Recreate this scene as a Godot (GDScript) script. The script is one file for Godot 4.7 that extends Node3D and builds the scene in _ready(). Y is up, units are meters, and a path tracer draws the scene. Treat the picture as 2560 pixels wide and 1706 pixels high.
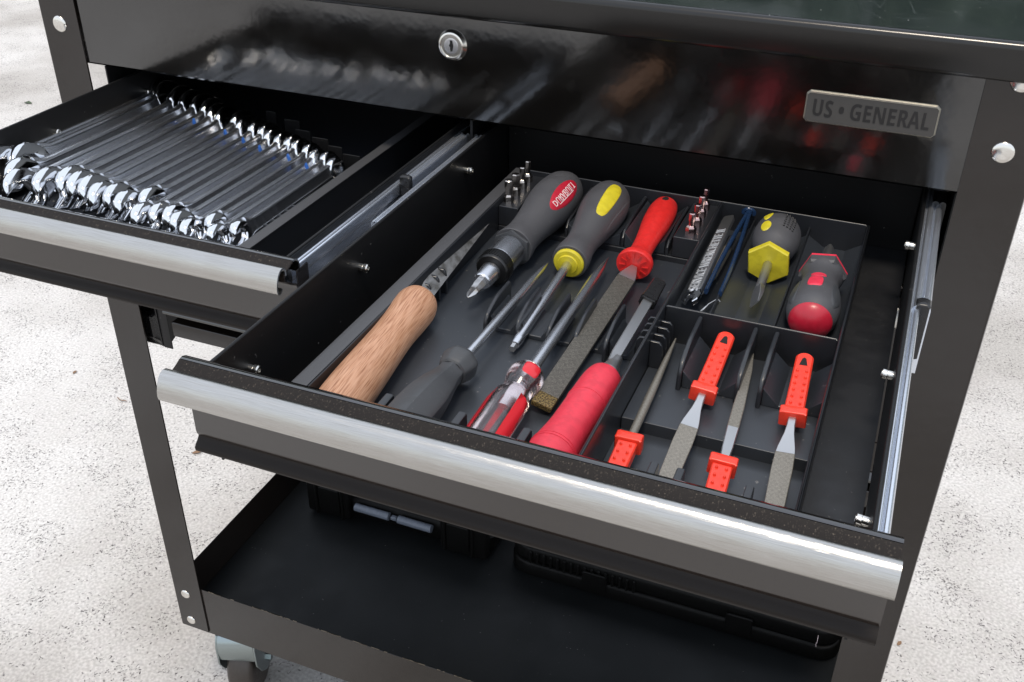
extends Node3D
# Black steel tool cart with two drawers pulled out, outdoors on pale concrete.
# World: x along the cart's front, y up, z out of the cart towards the viewer; metres.

# ------------------------------------------------------------------ geometry
class Geo:
	var tv := PackedVector3Array()
	var tn := PackedVector3Array()
	var p := PackedVector3Array()
	var xf := Transform3D.IDENTITY
	func tri(a: Vector3, b: Vector3, c: Vector3) -> void:
		p.append(xf * a)
		p.append(xf * b)
		p.append(xf * c)
	func quad(a: Vector3, b: Vector3, c: Vector3, d: Vector3) -> void:
		tri(a, b, c)
		tri(a, c, d)
	# closes the piece: orients it outwards and makes its normals
	func done(angle := 40.0, closed := true) -> Geo:
		var n: int = p.size() / 3
		var vol := 0.0
		if closed:
			var o := p[0] if n > 0 else Vector3.ZERO
			for i in n:
				vol += (p[3 * i] - o).dot((p[3 * i + 1] - o).cross(p[3 * i + 2] - o))
		var flip := vol < 0.0
		var fa := []
		var fn := []
		for i in n:
			var a := p[3 * i]
			var b := p[3 * i + (2 if flip else 1)]
			var c := p[3 * i + (1 if flip else 2)]
			var nn := (b - a).cross(c - a)
			if nn.length_squared() < 1e-22:
				continue
			fa.append([a, b, c])
			fn.append(nn)
		var near := {}
		var ca := cos(deg_to_rad(angle))
		if angle > 0.0:
			for i in fa.size():
				for v in fa[i]:
					var k := Vector3i((v * 2e5).round())
					if near.has(k):
						near[k].append(i)
					else:
						near[k] = [i]
		for i in fa.size():
			var f = fa[i]
			var un: Vector3 = fn[i].normalized()
			for j in [0, 2, 1]:      # clockwise fronts
				var v: Vector3 = f[j]
				var s := un
				if angle > 0.0:
					s = Vector3.ZERO
					for q in near[Vector3i((v * 2e5).round())]:
						if (fn[q] as Vector3).normalized().dot(un) >= ca:
							s += fn[q]
					s = s.normalized()
				tv.append(v)
				tn.append(s)
		p = PackedVector3Array()
		return self
	# rings of equal size joined one to the next
	func loft(rings: Array, angle := 40.0, caps := true, loop := false) -> Geo:
		var m: int = rings[0].size()
		var last := rings.size() - (0 if loop else 1)
		for i in last:
			var a = rings[i]
			var b = rings[(i + 1) % rings.size()]
			for j in m:
				var k := (j + 1) % m
				quad(a[j], a[k], b[k], b[j])
		if caps and not loop:
			for e in 2:
				var r = rings[0] if e == 0 else rings[rings.size() - 1]
				var c := Vector3.ZERO
				for v in r:
					c += v
				c /= m
				for j in m:
					var k := (j + 1) % m
					if e == 0:
						tri(c, r[k], r[j])
					else:
						tri(c, r[j], r[k])
		return done(angle)
	# profile: [[z, r], ...] turned about local z
	func lathe(prof: Array, n := 24, sx := 1.0, sy := 1.0, phase := 0.0, angle := 40.0, loop := false) -> Geo:
		var rings := []
		for q in prof:
			var r := PackedVector3Array()
			for i in n:
				var t := TAU * i / n + phase
				r.append(Vector3(cos(t) * q[1] * sx, sin(t) * q[1] * sy, q[0]))
			rings.append(r)
		return loft(rings, angle, true, loop)
	func box(c: Vector3, s: Vector3, bev := 0.0) -> Geo:
		var h := s / 2.0
		if bev <= 0.0:
			bev = 0.0
		bev = minf(bev, minf(h.x, minf(h.y, h.z)) * 0.9)
		var rings := []
		var lev := [[-h.y, bev], [-h.y + bev, 0.0], [h.y - bev, 0.0], [h.y, bev]] if bev > 0.0 else [[-h.y, 0.0], [h.y, 0.0]]
		for l in lev:
			var hx: float = h.x - l[1]
			var hz: float = h.z - l[1]
			if bev > 0.0:
				var e := bev * 0.9
				rings.append(PackedVector3Array([c + Vector3(hx - e, l[0], hz), c + Vector3(hx, l[0], hz - e), c + Vector3(hx, l[0], -hz + e), c + Vector3(hx - e, l[0], -hz), c + Vector3(-hx + e, l[0], -hz), c + Vector3(-hx, l[0], -hz + e), c + Vector3(-hx, l[0], hz - e), c + Vector3(-hx + e, l[0], hz)]))
			else:
				rings.append(PackedVector3Array([c + Vector3(hx, l[0], hz), c + Vector3(hx, l[0], -hz), c + Vector3(-hx, l[0], -hz), c + Vector3(-hx, l[0], hz)]))
		return loft(rings, 50.0 if bev > 0.0 else 0.0)
	# box by its two corners
	func span(a: Vector3, b: Vector3, bev := 0.0) -> Geo:
		return box((a + b) / 2.0, (b - a).abs(), bev)
	func tube(path: Array, radii, n := 10, angle := 50.0, flat := 1.0) -> Geo:
		var rings := []
		var up := Vector3.UP
		for i in path.size():
			var a: Vector3 = path[maxi(i - 1, 0)]
			var b: Vector3 = path[mini(i + 1, path.size() - 1)]
			var d := (b - a).normalized()
			if absf(d.dot(up)) > 0.95:
				up = Vector3(1, 0, 0)
			var x := up.cross(d).normalized()
			var y := d.cross(x)
			up = y
			var r: float = radii[i] if radii is Array else radii
			var ring := PackedVector3Array()
			for k in n:
				var t := TAU * k / n
				ring.append(path[i] + x * cos(t) * r + y * sin(t) * r * flat)
			rings.append(ring)
		return loft(rings, angle)
	# outline (x, y) pushed along z from z0 to z1, edges chamfered by bev; may be hollow-sided
	func prism(poly: PackedVector2Array, z0: float, z1: float, bev := 0.0, angle := 30.0) -> Geo:
		var ar := 0.0
		for i in poly.size():
			ar += poly[i].cross(poly[(i + 1) % poly.size()])
		if ar < 0.0:
			poly = poly.duplicate()
			poly.reverse()
		var idx := Geometry2D.triangulate_polygon(poly)
		var n := poly.size()
		var inner := PackedVector2Array()
		var sg := 1.0
		for i in n:
			var e0 := (poly[i] - poly[(i + n - 1) % n]).normalized()
			var e1 := (poly[(i + 1) % n] - poly[i]).normalized()
			var nn := Vector2(-e0.y, e0.x) + Vector2(-e1.y, e1.x)
			nn = nn.normalized() if nn.length() > 1e-6 else Vector2.ZERO
			inner.append(poly[i] + nn * bev * sg)
		var lev := [[z0, inner], [z0 + bev, poly], [z1 - bev, poly], [z1, inner]] if bev > 0.0 else [[z0, poly], [z1, poly]]
		for l in lev.size() - 1:
			for i in n:
				var k := (i + 1) % n
				var a: Vector2 = lev[l][1][i]
				var b: Vector2 = lev[l][1][k]
				var c: Vector2 = lev[l + 1][1][k]
				var d: Vector2 = lev[l + 1][1][i]
				quad(Vector3(a.x, a.y, lev[l][0]), Vector3(b.x, b.y, lev[l][0]), Vector3(c.x, c.y, lev[l + 1][0]), Vector3(d.x, d.y, lev[l + 1][0]))
		var q0: PackedVector2Array = lev[0][1]
		var q1: PackedVector2Array = lev[lev.size() - 1][1]
		for t in range(0, idx.size(), 3):
			var a := idx[t]
			var b := idx[t + 1]
			var c := idx[t + 2]
			if (q0[b] - q0[a]).cross(q0[c] - q0[a]) < 0.0:
				var sw := b
				b = c
				c = sw
			tri(Vector3(q0[a].x, q0[a].y, z0), Vector3(q0[c].x, q0[c].y, z0), Vector3(q0[b].x, q0[b].y, z0))
			tri(Vector3(q1[a].x, q1[a].y, z1), Vector3(q1[b].x, q1[b].y, z1), Vector3(q1[c].x, q1[c].y, z1))
		return done(angle)
	# bent sheet: path of (z, y) points, thickness th, pushed along x
	func sheet(path: Array, th: float, x0: float, x1: float, angle := 35.0) -> Geo:
		var n := path.size()
		var inn := []
		for i in n:
			var e: Vector2 = (path[mini(i + 1, n - 1)] - path[maxi(i - 1, 0)]).normalized()
			inn.append(path[i] + Vector2(e.y, -e.x) * -th)
		for i in n - 1:
			var a: Vector2 = path[i]
			var b: Vector2 = path[i + 1]
			var c: Vector2 = inn[i + 1]
			var d: Vector2 = inn[i]
			quad(v3(x0, a), v3(x1, a), v3(x1, b), v3(x0, b))
			quad(v3(x0, c), v3(x1, c), v3(x1, d), v3(x0, d))
			quad(v3(x0, a), v3(x0, b), v3(x0, c), v3(x0, d))
			quad(v3(x1, b), v3(x1, a), v3(x1, d), v3(x1, c))
		quad(v3(x0, path[0]), v3(x0, inn[0]), v3(x1, inn[0]), v3(x1, path[0]))
		quad(v3(x0, inn[n - 1]), v3(x0, path[n - 1]), v3(x1, path[n - 1]), v3(x1, inn[n - 1]))
		return done(angle)
	func v3(x: float, q: Vector2) -> Vector3:
		return Vector3(x, q.y, q.x)
	# a thin shaped pad lying on the turned surface prof; power 2 = ellipse, higher = rounder corners
	func pad(prof: Array, zc: float, zl: float, phi: float, ph: float, off: float, power := 2.0, sx := 1.0, sy := 1.0) -> Geo:
		var grid := []
		for i in 7:
			var row := []
			for j in 36:
				var t := TAU * j / 36.0
				var c := cos(t)
				var s := sin(t)
				var k := pow(pow(absf(c), power) + pow(absf(s), power), -1.0 / power) * float(i) / 6.0
				var o := off if i < 6 else -off
				row.append(on(prof, zc + k * c * zl, phi + k * s * ph, o, sx, sy))
			grid.append(row)
		for i in 6:
			for j in 36:
				var k := (j + 1) % 36
				quad(grid[i][j], grid[i + 1][j], grid[i + 1][k], grid[i][k])
		return done(40.0, false)
	func on(prof: Array, z: float, phi: float, off: float, sx := 1.0, sy := 1.0) -> Vector3:
		var r := 0.0
		for i in prof.size() - 1:
			if z >= prof[i][0] and z <= prof[i + 1][0]:
				var w: float = prof[i + 1][0] - prof[i][0]
				r = lerpf(prof[i][1], prof[i + 1][1], (z - prof[i][0]) / w if w > 0.0 else 0.0)
		r += off
		return Vector3(cos(phi) * r * sx, sin(phi) * r * sy, z)
	func mesh() -> ArrayMesh:
		var arr := []
		arr.resize(Mesh.ARRAY_MAX)
		arr[Mesh.ARRAY_VERTEX] = tv
		arr[Mesh.ARRAY_NORMAL] = tn
		var am := ArrayMesh.new()
		am.add_surface_from_arrays(Mesh.PRIMITIVE_TRIANGLES, arr)
		return am

func g(xf := Transform3D.IDENTITY) -> Geo:
	var r := Geo.new()
	r.xf = xf
	return r

func smooth(prof: Array, steps := 4) -> Array:      # Catmull-Rom through [z, r] points
	var out := []
	var n := prof.size()
	for i in n - 1:
		var a = prof[maxi(i - 1, 0)]
		var b = prof[i]
		var c = prof[i + 1]
		var d = prof[mini(i + 2, n - 1)]
		for k in steps:
			var t := float(k) / steps
			out.append([lerpf(b[0], c[0], t), maxf(0.0, cubic_interpolate(b[1], c[1], a[1], d[1], t))])
	out.append(prof[n - 1])
	return out

func aim(a: Vector3, b: Vector3, roll := 0.0) -> Transform3D:      # local z runs from a to b
	var z := (b - a).normalized()
	var x := Vector3.UP.cross(z).normalized()
	return Transform3D(Basis(x, z.cross(x), z) * Basis(Vector3(0, 0, 1), deg_to_rad(roll)), a)

func V2(list: Array) -> Array:
	var out := []
	for q in list:
		out.append(Vector2(q[0], q[1]))
	return out

func P2(list: Array) -> PackedVector2Array:
	var out := PackedVector2Array()
	for q in list:
		out.append(Vector2(q[0], q[1]))
	return out

# ------------------------------------------------------------------ objects
func obj(called: String, shape, m: Material, parent: Node = self, at := Transform3D.IDENTITY) -> MeshInstance3D:
	var o := MeshInstance3D.new()
	o.name = called
	o.mesh = shape.mesh() if shape is Geo else shape
	o.material_override = m
	o.transform = at
	parent.add_child(o, true)
	return o

func tag(o: Node, label: String, category: String, group := "") -> Node:
	o.set_meta("label", label)
	o.set_meta("category", category)
	if group:
		o.set_meta("group", group)
	return o

func thing(called: String, label: String, category: String, at := Transform3D.IDENTITY, group := "") -> Node3D:
	var o := Node3D.new()
	o.name = called
	o.transform = at
	add_child(o, true)
	tag(o, label, category, group)
	return o

# ------------------------------------------------------------------ materials
var M := {}

func lin(r: float, gg: float, b: float) -> Color:
	return Color(r, gg, b).linear_to_srgb()

func mat(called: String, c: Color, rough: float, metal := 0.0, spec := 0.5) -> StandardMaterial3D:
	var m := StandardMaterial3D.new()
	m.albedo_color = c
	m.roughness = rough
	m.metallic = metal
	m.metallic_specular = spec
	M[called] = m
	return m

func noise(freq: float, seed_: int, size := 256, octaves := 4, ramp: Gradient = null, as_normal := false, type := FastNoiseLite.TYPE_SIMPLEX_SMOOTH) -> NoiseTexture2D:
	var f := FastNoiseLite.new()
	f.noise_type = type
	f.frequency = freq
	f.seed = seed_
	f.fractal_octaves = octaves
	var t := NoiseTexture2D.new()
	t.width = size
	t.height = size
	t.seamless = true
	t.noise = f
	t.as_normal_map = as_normal
	if ramp:
		t.color_ramp = ramp
	return t

func ramp(stops: Array) -> Gradient:
	var r := Gradient.new()
	var o := PackedFloat32Array()
	var c := PackedColorArray()
	for s in stops:
		o.append(s[0])
		c.append(s[1])
	r.offsets = o
	r.colors = c
	return r

func tri_map(m: StandardMaterial3D, scale_: Vector3, world := false) -> void:
	m.uv1_triplanar = true
	m.uv1_world_triplanar = world
	m.uv1_scale = scale_

func relief(m: StandardMaterial3D, tex: Texture2D, cm: float) -> void:
	m.heightmap_enabled = true
	m.heightmap_texture = tex
	m.heightmap_scale = cm

func grey_ramp(a: float, b: float, lo := 0.3, hi := 0.7) -> Gradient:
	return ramp([[lo, Color(a, a, a)], [hi, Color(b, b, b)]])

func speckled(size: int, base: Color, specks: Array, count: int, seed_: int) -> ImageTexture:
	var im := Image.create(size, size, true, Image.FORMAT_RGB8)
	im.fill(base)
	var rng := RandomNumberGenerator.new()
	rng.seed = seed_
	for i in count:
		var c: Color = specks[rng.randi() % specks.size()]
		var s := 1 if rng.randf() < 0.8 else 2
		im.fill_rect(Rect2i(rng.randi() % size, rng.randi() % size, s, s), c)
	im.generate_mipmaps()
	return ImageTexture.create_from_image(im)

# black surface with dust specks, short fibres and faint scuffs
func dusty(base: Color, smear: float, count: int, seed_: int) -> ImageTexture:
	var im := Image.create(1024, 1024, true, Image.FORMAT_RGB8)
	im.fill(base)
	var b := base.srgb_to_linear()
	var rng := RandomNumberGenerator.new()
	rng.seed = seed_
	for i in int(60 * smear):
		var a := Vector2(rng.randf() * 1024, rng.randf() * 1024)
		var d := Vector2.from_angle(rng.randf() * TAU)
		var k := rng.randf_range(1.2, 2.2)
		for n in rng.randi_range(10, 70):
			a += d
			im.set_pixel(posmod(int(a.x), 1024), posmod(int(a.y), 1024), lin(b.r * k, b.g * k, b.b * k))
	for i in count:
		var v := rng.randf_range(0.03, 0.3)
		var q := Vector2i(rng.randi() % 1022, rng.randi() % 1022)
		var c := lin(v, v * 0.96, v * 0.9)
		im.set_pixelv(q, c)
		if rng.randf() < 0.35:
			im.set_pixelv(q + Vector2i(1, 0), c)
			im.set_pixelv(q + Vector2i(0, 1), c)
		if rng.randf() < 0.06:
			for n in rng.randi_range(3, 9):
				q += Vector2i(rng.randi_range(-1, 1), rng.randi_range(-1, 1))
				im.set_pixelv(q.clampi(0, 1023), c)
	im.generate_mipmaps()
	return ImageTexture.create_from_image(im)

func materials() -> void:
	# glossy panel paint: a clear skin with faint orange peel
	var m := mat("gloss", lin(0.004, 0.0035, 0.003), 0.12, 0.0, 0.72)
	m.clearcoat_enabled = true
	m.clearcoat = 0.35
	m.clearcoat_roughness = 0.12
	tri_map(m, Vector3(9, 9, 9), true)
	relief(m, noise(0.05, 3, 256, 2), 0.003)
	m.roughness_texture = noise(0.01, 8, 256, 4, grey_ramp(0.7, 1.0))
	m.roughness = 0.135
	m = mat("dulled_flange_paint", lin(0.007, 0.0065, 0.006), 0.2, 0.0, 0.5)  # same black paint, reflecting less to imitate a dark reflection in the flange
	mat("lit_front_paint", lin(0.018, 0.0125, 0.0095), 0.24, 0.0, 0.72)  # same enamel, lightened and warmed to imitate ground reflected in the fronts
	mat("dulled_lip_paint", lin(0.012, 0.009, 0.0075), 0.42, 0.0, 0.3)  # same enamel, dulled to imitate a dark reflection on the lower lip
	# satin black enamel on fronts, legs, shelf; brown tint imitates reflected ground
	m = mat("satin", lin(0.012, 0.009, 0.0075), 0.18, 0.0, 0.54)
	tri_map(m, Vector3(14, 14, 14), true)
	relief(m, noise(0.02, 5, 256, 3), 0.006)
	m.roughness_texture = noise(0.012, 9, 256, 4, grey_ramp(0.75, 1.0))
	# the dark inside of drawers and cabinet
	m = mat("inside", Color.WHITE, 0.42, 0.0, 0.4)
	m.albedo_texture = dusty(lin(0.006, 0.006, 0.0065), 0.4, 260, 101)
	tri_map(m, Vector3(2.3, 2.3, 2.3), true)
	m = mat("drawer_floor", Color.WHITE, 0.5, 0.0, 0.5)
	m.albedo_texture = dusty(lin(0.014, 0.015, 0.017), 0.5, 420, 102)
	tri_map(m, Vector3(6, 6, 6), true)
	m.roughness_texture = noise(0.02, 32, 256, 4, grey_ramp(0.7, 1.0))
	# gritty top of the drawer fronts
	m = mat("gritty", Color.WHITE, 0.6, 0.0, 0.26)
	m.albedo_texture = speckled(512, lin(0.014, 0.012, 0.011), [lin(0.05, 0.042, 0.034), lin(0.12, 0.1, 0.08), lin(0.03, 0.026, 0.022)], 9000, 11)
	tri_map(m, Vector3(9, 9, 9), true)
	relief(m, noise(0.2, 12, 256, 2), 0.008)
	# lid top, dusty and finely scratched
	m = mat("lid", Color.WHITE, 0.2, 0.0, 0.6)
	var li := Image.create(1024, 1024, true, Image.FORMAT_RGB8)
	li.fill(lin(0.012, 0.017, 0.017))
	var rng := RandomNumberGenerator.new()
	rng.seed = 77
	for i in 260:
		var a := Vector2(rng.randf() * 1024, rng.randf() * 1024)
		var d := Vector2.from_angle(rng.randf_range(-0.5, 0.5) + (0.0 if rng.randf() < 0.6 else 1.4)) * 1.0
		var v := rng.randf_range(0.03, 0.11)
		for k in rng.randi_range(10, 90):
			a += d
			d = d.rotated(rng.randf_range(-0.03, 0.03))
			li.set_pixel(posmod(int(a.x), 1024), posmod(int(a.y), 1024), lin(v * 0.9, v, v))
	for i in 420:
		var v := rng.randf_range(0.08, 0.5)
		li.fill_rect(Rect2i(rng.randi() % 1023, rng.randi() % 1023, rng.randi_range(1, 3), rng.randi_range(1, 3)), lin(v, v, v * 0.95))
	li.generate_mipmaps()
	m.albedo_texture = ImageTexture.create_from_image(li)
	tri_map(m, Vector3(2.6, 2.6, 2.6), true)
	m.roughness_texture = noise(0.01, 21, 256, 5, grey_ramp(0.5, 1.0))
	m.roughness = 0.22
	M["lid_mix"] = M["lid"]
	m = mat("shelf", Color.WHITE, 0.6, 0.0, 0.34)
	m.albedo_texture = dusty(lin(0.0062, 0.007, 0.0078), 0.7, 160, 104)
	tri_map(m, Vector3(2.4, 2.4, 2.4), true)
	m.roughness_texture = noise(0.02, 72, 256, 5, grey_ramp(0.85, 1.0))
	# tool trays of black moulded plastic
	m = mat("tray", lin(0.015, 0.0165, 0.020), 0.3, 0.0, 0.55)
	tri_map(m, Vector3(25, 25, 25), true)
	m = mat("tray_floor", Color.WHITE, 0.4, 0.0, 0.6)
	tri_map(m, Vector3(2.2, 2.2, 2.2), true)
	m.albedo_texture = dusty(lin(0.023, 0.0265, 0.034), 0.5, 900, 103)  # sky reflection put into the floor colour as a lighter blue
	m.roughness_texture = noise(0.02, 18, 256, 5, grey_ramp(0.85, 1.0))
	m = mat("lit_tray_rim", lin(0.045, 0.046, 0.05), 0.5, 0.0, 0.6)  # same plastic, light falling on the rim put into its colour
	# metals
	m = mat("zinc", lin(0.66, 0.7, 0.77), 0.27, 0.9)
	m = mat("caster_zinc", lin(0.3, 0.345, 0.35), 0.27, 1.0)
	m = mat("rivet", lin(0.72, 0.7, 0.66), 0.2, 1.0)
	m = mat("aluminium", lin(0.5, 0.49, 0.47), 0.27, 1.0)
	m.albedo_texture = noise(0.05, 24, 512, 4, ramp([[0.25, Color(0.9, 0.89, 0.87)], [0.5, Color(0.98, 0.98, 0.98)], [0.7, Color(1, 1, 1)]]))
	m.roughness_texture = noise(0.06, 25, 512, 3, grey_ramp(0.7, 1.0))
	relief(m, noise(0.08, 26, 512, 3), 0.0025)
	tri_map(m, Vector3(1.6, 230, 230), true)
	m = mat("chrome", lin(0.74, 0.75, 0.77), 0.1, 1.0)
	m.roughness_texture = noise(0.02, 27, 256, 4, grey_ramp(0.5, 1.0))
	tri_map(m, Vector3(12, 12, 12), true)
	m = mat("bright_steel", lin(0.66, 0.67, 0.69), 0.42, 0.7)
	m = mat("chrome_satin", lin(0.78, 0.8, 0.84), 0.27, 1.0)
	m = mat("chrome_worn", lin(0.66, 0.67, 0.7), 0.27, 1.0)
	m = mat("steel", lin(0.52, 0.52, 0.52), 0.38, 1.0)
	tri_map(m, Vector3(60, 60, 20))
	m = mat("dark_steel", lin(0.05, 0.05, 0.05), 0.4, 1.0)
	m = mat("bit_steel", lin(0.5, 0.46, 0.43), 0.22, 1.0)
	m = mat("bit_steel_red", lin(0.52, 0.36, 0.35), 0.22, 1.0)
	# cut surface of files: crossed rows of teeth
	for k in 2:
		m = mat(["file_coarse", "file_fine"][k], Color.WHITE, 0.48, 0.6)
		var fi := Image.create(128, 128, true, Image.FORMAT_RGB8)
		var fr := RandomNumberGenerator.new()
		fr.seed = 91 + k
		for y in 128:
			for x in 128:
				var t := 0.5 + 0.25 * sin((x + y) * TAU / 16.0) + 0.25 * sin((x - y) * TAU / 16.0)
				t = t * 0.25 + fr.randf() * 0.75
				if fr.randf() < 0.03:
					t = 1.6
				var v: float = lerpf([0.05, 0.15][k], [0.17, 0.31][k], t)
				fi.set_pixel(x, y, lin(v, v * 0.93, v * 0.8))
		fi.generate_mipmaps()
		var ft := ImageTexture.create_from_image(fi)
		m.albedo_texture = ft
		relief(m, ft, 0.006)
		tri_map(m, Vector3.ONE * [28.0, 40.0][k])
	m = mat("rust_edge", lin(0.23, 0.17, 0.06), 0.6, 0.3)
	m.albedo_texture = noise(0.06, 33, 256, 5, ramp([[0.3, Color(0.3, 0.25, 0.2)], [0.6, Color(1, 1, 1)]]))
	tri_map(m, Vector3(60, 60, 60))
	m = mat("saw_steel", lin(0.5, 0.5, 0.5), 0.42, 0.9)
	m.albedo_texture = noise(0.03, 34, 256, 5, ramp([[0.3, Color(0.7, 0.69, 0.67)], [0.5, Color(0.9, 0.9, 0.9)], [0.7, Color(1, 1, 1)]]))
	tri_map(m, Vector3(30, 30, 12))
	# rubber and plastics
	for e in [["grey_rubber", lin(0.062, 0.062, 0.066), 0.62], ["dark_rubber", lin(0.045, 0.048, 0.052), 0.55], ["black_plastic", lin(0.012, 0.012, 0.013), 0.35], ["case_plastic", lin(0.0045, 0.0043, 0.004), 0.55], ["yellow", lin(0.56, 0.47, 0.022), 0.45], ["red", lin(0.62, 0.022, 0.02), 0.42], ["orange_red", lin(0.78, 0.045, 0.022), 0.4], ["badge_red", lin(0.42, 0.012, 0.03), 0.4], ["coral", lin(0.68, 0.035, 0.07), 0.42], ["pink", lin(0.6, 0.03, 0.055), 0.5], ["blue_tape", lin(0.02, 0.12, 0.45), 0.5], ["navy", lin(0.012, 0.03, 0.075), 0.25], ["latch_grey", lin(0.16, 0.18, 0.22), 0.45], ["white_print", lin(0.75, 0.62, 0.62), 0.6], ["tyre", lin(0.035, 0.028, 0.024), 0.5], ["hole", lin(0.003, 0.003, 0.003), 0.8], ["plate_ink", lin(0.012, 0.011, 0.011), 0.6]]:
		m = mat(e[0], e[1], e[2])
		if e[0] != "hole" and e[0] != "plate_ink":
			m.roughness_texture = noise(0.03, 41, 256, 4, grey_ramp(0.72, 1.0))
			m.albedo_texture = noise(0.02, 42, 256, 5, ramp([[0.3, Color(0.94, 0.94, 0.94)], [0.65, Color(1, 1, 1)]]))
			relief(m, noise(0.2, 43, 256, 2), 0.003)
			tri_map(m, Vector3(30, 30, 30))
	M.case_plastic.metallic_specular = 0.28
	for e in [["grey_rubber", lin(0.056, 0.056, 0.06), 2.2, 500], ["dark_rubber", lin(0.04, 0.043, 0.047), 2.2, 400]]:
		m = M[e[0]]
		m.albedo_color = Color.WHITE
		m.albedo_texture = dusty(e[1], e[2], e[3], 200)
		tri_map(m, Vector3(7, 7, 7))
	m = mat("plate", lin(0.07, 0.067, 0.064), 0.6, 0.0, 0.2)
	m.roughness_texture = noise(0.02, 44, 256, 3, grey_ramp(0.8, 1.0))
	tri_map(m, Vector3(20, 20, 20))
	m = mat("plate_edge", lin(0.42, 0.4, 0.34), 0.35, 0.8)
	# clear handle
	m = mat("acrylic", Color(1.0, 0.93, 0.92, 0.0), 0.14)
	m.refraction_enabled = true
	m.refraction_scale = 0.049
	m = mat("acrylic_red", lin(0.55, 0.02, 0.03), 0.2)
	# beech handle, grain along local z
	m = mat("wood", Color.WHITE, 0.5)
	m.albedo_texture = noise(0.05, 51, 512, 4, ramp([[0.22, lin(0.22, 0.09, 0.042)], [0.36, lin(0.37, 0.185, 0.10)], [0.52, lin(0.44, 0.235, 0.14)], [0.75, lin(0.50, 0.295, 0.19)]]))
	tri_map(m, Vector3(52, 52, 1.9))
	m.roughness_texture = noise(0.03, 52, 256, 4, grey_ramp(0.75, 1.0))
	relief(m, noise(0.08, 53, 512, 4), 0.006)
	# ground
	m = mat("concrete", Color.WHITE, 0.9, 0.0, 0.3)
	var fine := FastNoiseLite.new()
	fine.seed = 61
	fine.frequency = 0.12
	fine.fractal_octaves = 4
	var gi: Image = fine.get_seamless_image(2048, 2048)
	gi.convert(Image.FORMAT_RGB8)
	var flat := Image.create(2048, 2048, false, Image.FORMAT_RGBA8)
	flat.fill(Color(lin(0.70, 0.686, 0.672), 0.80))
	gi.convert(Image.FORMAT_RGBA8)
	gi.blend_rect(flat, Rect2i(0, 0, 2048, 2048), Vector2i.ZERO)
	var dens := FastNoiseLite.new()
	dens.seed = 62
	dens.frequency = 0.006
	dens.fractal_octaves = 3
	rng.seed = 63
	var hi := Image.create(2048, 2048, true, Image.FORMAT_R8)
	hi.fill(Color(0.7, 0, 0))
	for i in 120000:
		var a := Vector2(rng.randf() * 2048, rng.randf() * 2048)
		var thick := dens.get_noise_2d(a.x, a.y) * 0.5 + 0.5
		if rng.randf() > thick * thick * thick * 2.6:
			continue
		var d := Vector2.from_angle(rng.randf() * TAU)
		var v := rng.randf_range(0.08, 0.32)
		var c := lin(v, v * 0.97, v * 0.98)
		var big := rng.randf() < 0.2
		for k in rng.randi_range(1, 6):
			a += d
			d = d.rotated(rng.randf_range(-0.9, 0.9))
			var q := Vector2i(posmod(int(a.x), 2047), posmod(int(a.y), 2047))
			gi.set_pixelv(q, c)
			hi.set_pixelv(q, Color(0.2, 0, 0))
			if big:
				gi.set_pixelv(q + Vector2i(1, 0), c)
				gi.set_pixelv(q + Vector2i(0, 1), c)
				hi.set_pixelv(q + Vector2i(1, 0), Color(0.2, 0, 0))
	gi.convert(Image.FORMAT_RGB8)
	gi.generate_mipmaps()
	hi.generate_mipmaps()
	m.albedo_texture = ImageTexture.create_from_image(gi)
	relief(m, ImageTexture.create_from_image(hi), 0.12)
	tri_map(m, Vector3.ONE * 0.7, true)
	m.detail_enabled = true
	m.detail_blend_mode = BaseMaterial3D.BLEND_MODE_MUL
	m.detail_uv_layer = BaseMaterial3D.DETAIL_UV_2
	m.detail_albedo = noise(0.008, 64, 512, 5, ramp([[0.25, Color(0.85, 0.84, 0.83)], [0.5, Color(0.94, 0.935, 0.93)], [0.75, Color(1, 1, 1)]]))
	m.uv2_triplanar = true
	m.uv2_world_triplanar = true
	m.uv2_scale = Vector3.ONE * 0.31
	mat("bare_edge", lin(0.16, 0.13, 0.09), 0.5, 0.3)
	mat("foliage", lin(0.085, 0.12, 0.09), 0.6)
	mat("dry_leaf", lin(0.2, 0.12, 0.07), 0.8)
	mat("green_leaf", lin(0.06, 0.085, 0.05), 0.8)

const LIE := Basis(Vector3(1, 0, 0), Vector3(0, 0, 1), Vector3(0, -1, 0))      # outline lies flat, pushed downwards
const SIDE := Basis(Vector3(0, 0, 1), Vector3(0, 1, 0), Vector3(-1, 0, 0))     # outline (z, y), pushed across x
const W := 0.74            # cart width over the legs
const DEPTH := 0.40

func at(x: float, y: float, z: float) -> Transform3D:
	return Transform3D(Basis.IDENTITY, Vector3(x, y, z))

func rivet(parent: Node, x: float, y: float, z: float, r := 0.0066) -> void:
	obj("rivet", g(at(x, y, z)).lathe(smooth([[-0.0006, r], [0.0007, r * 0.98], [0.0019, r * 0.72], [0.0026, 0.0]], 3), 24, 1, 1, 0, 70), M.rivet, parent)

func text_mesh(s: String, h: float, depth: float, font_name := "Droid Sans", bold := false) -> TextMesh:
	var f := SystemFont.new()
	f.font_names = PackedStringArray([font_name])
	if bold:
		f.font_weight = 700
	var t := TextMesh.new()
	t.text = s
	t.font = f
	t.font_size = 64
	t.pixel_size = h / 46.0
	t.depth = depth
	t.curve_step = 4.0
	return t

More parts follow.
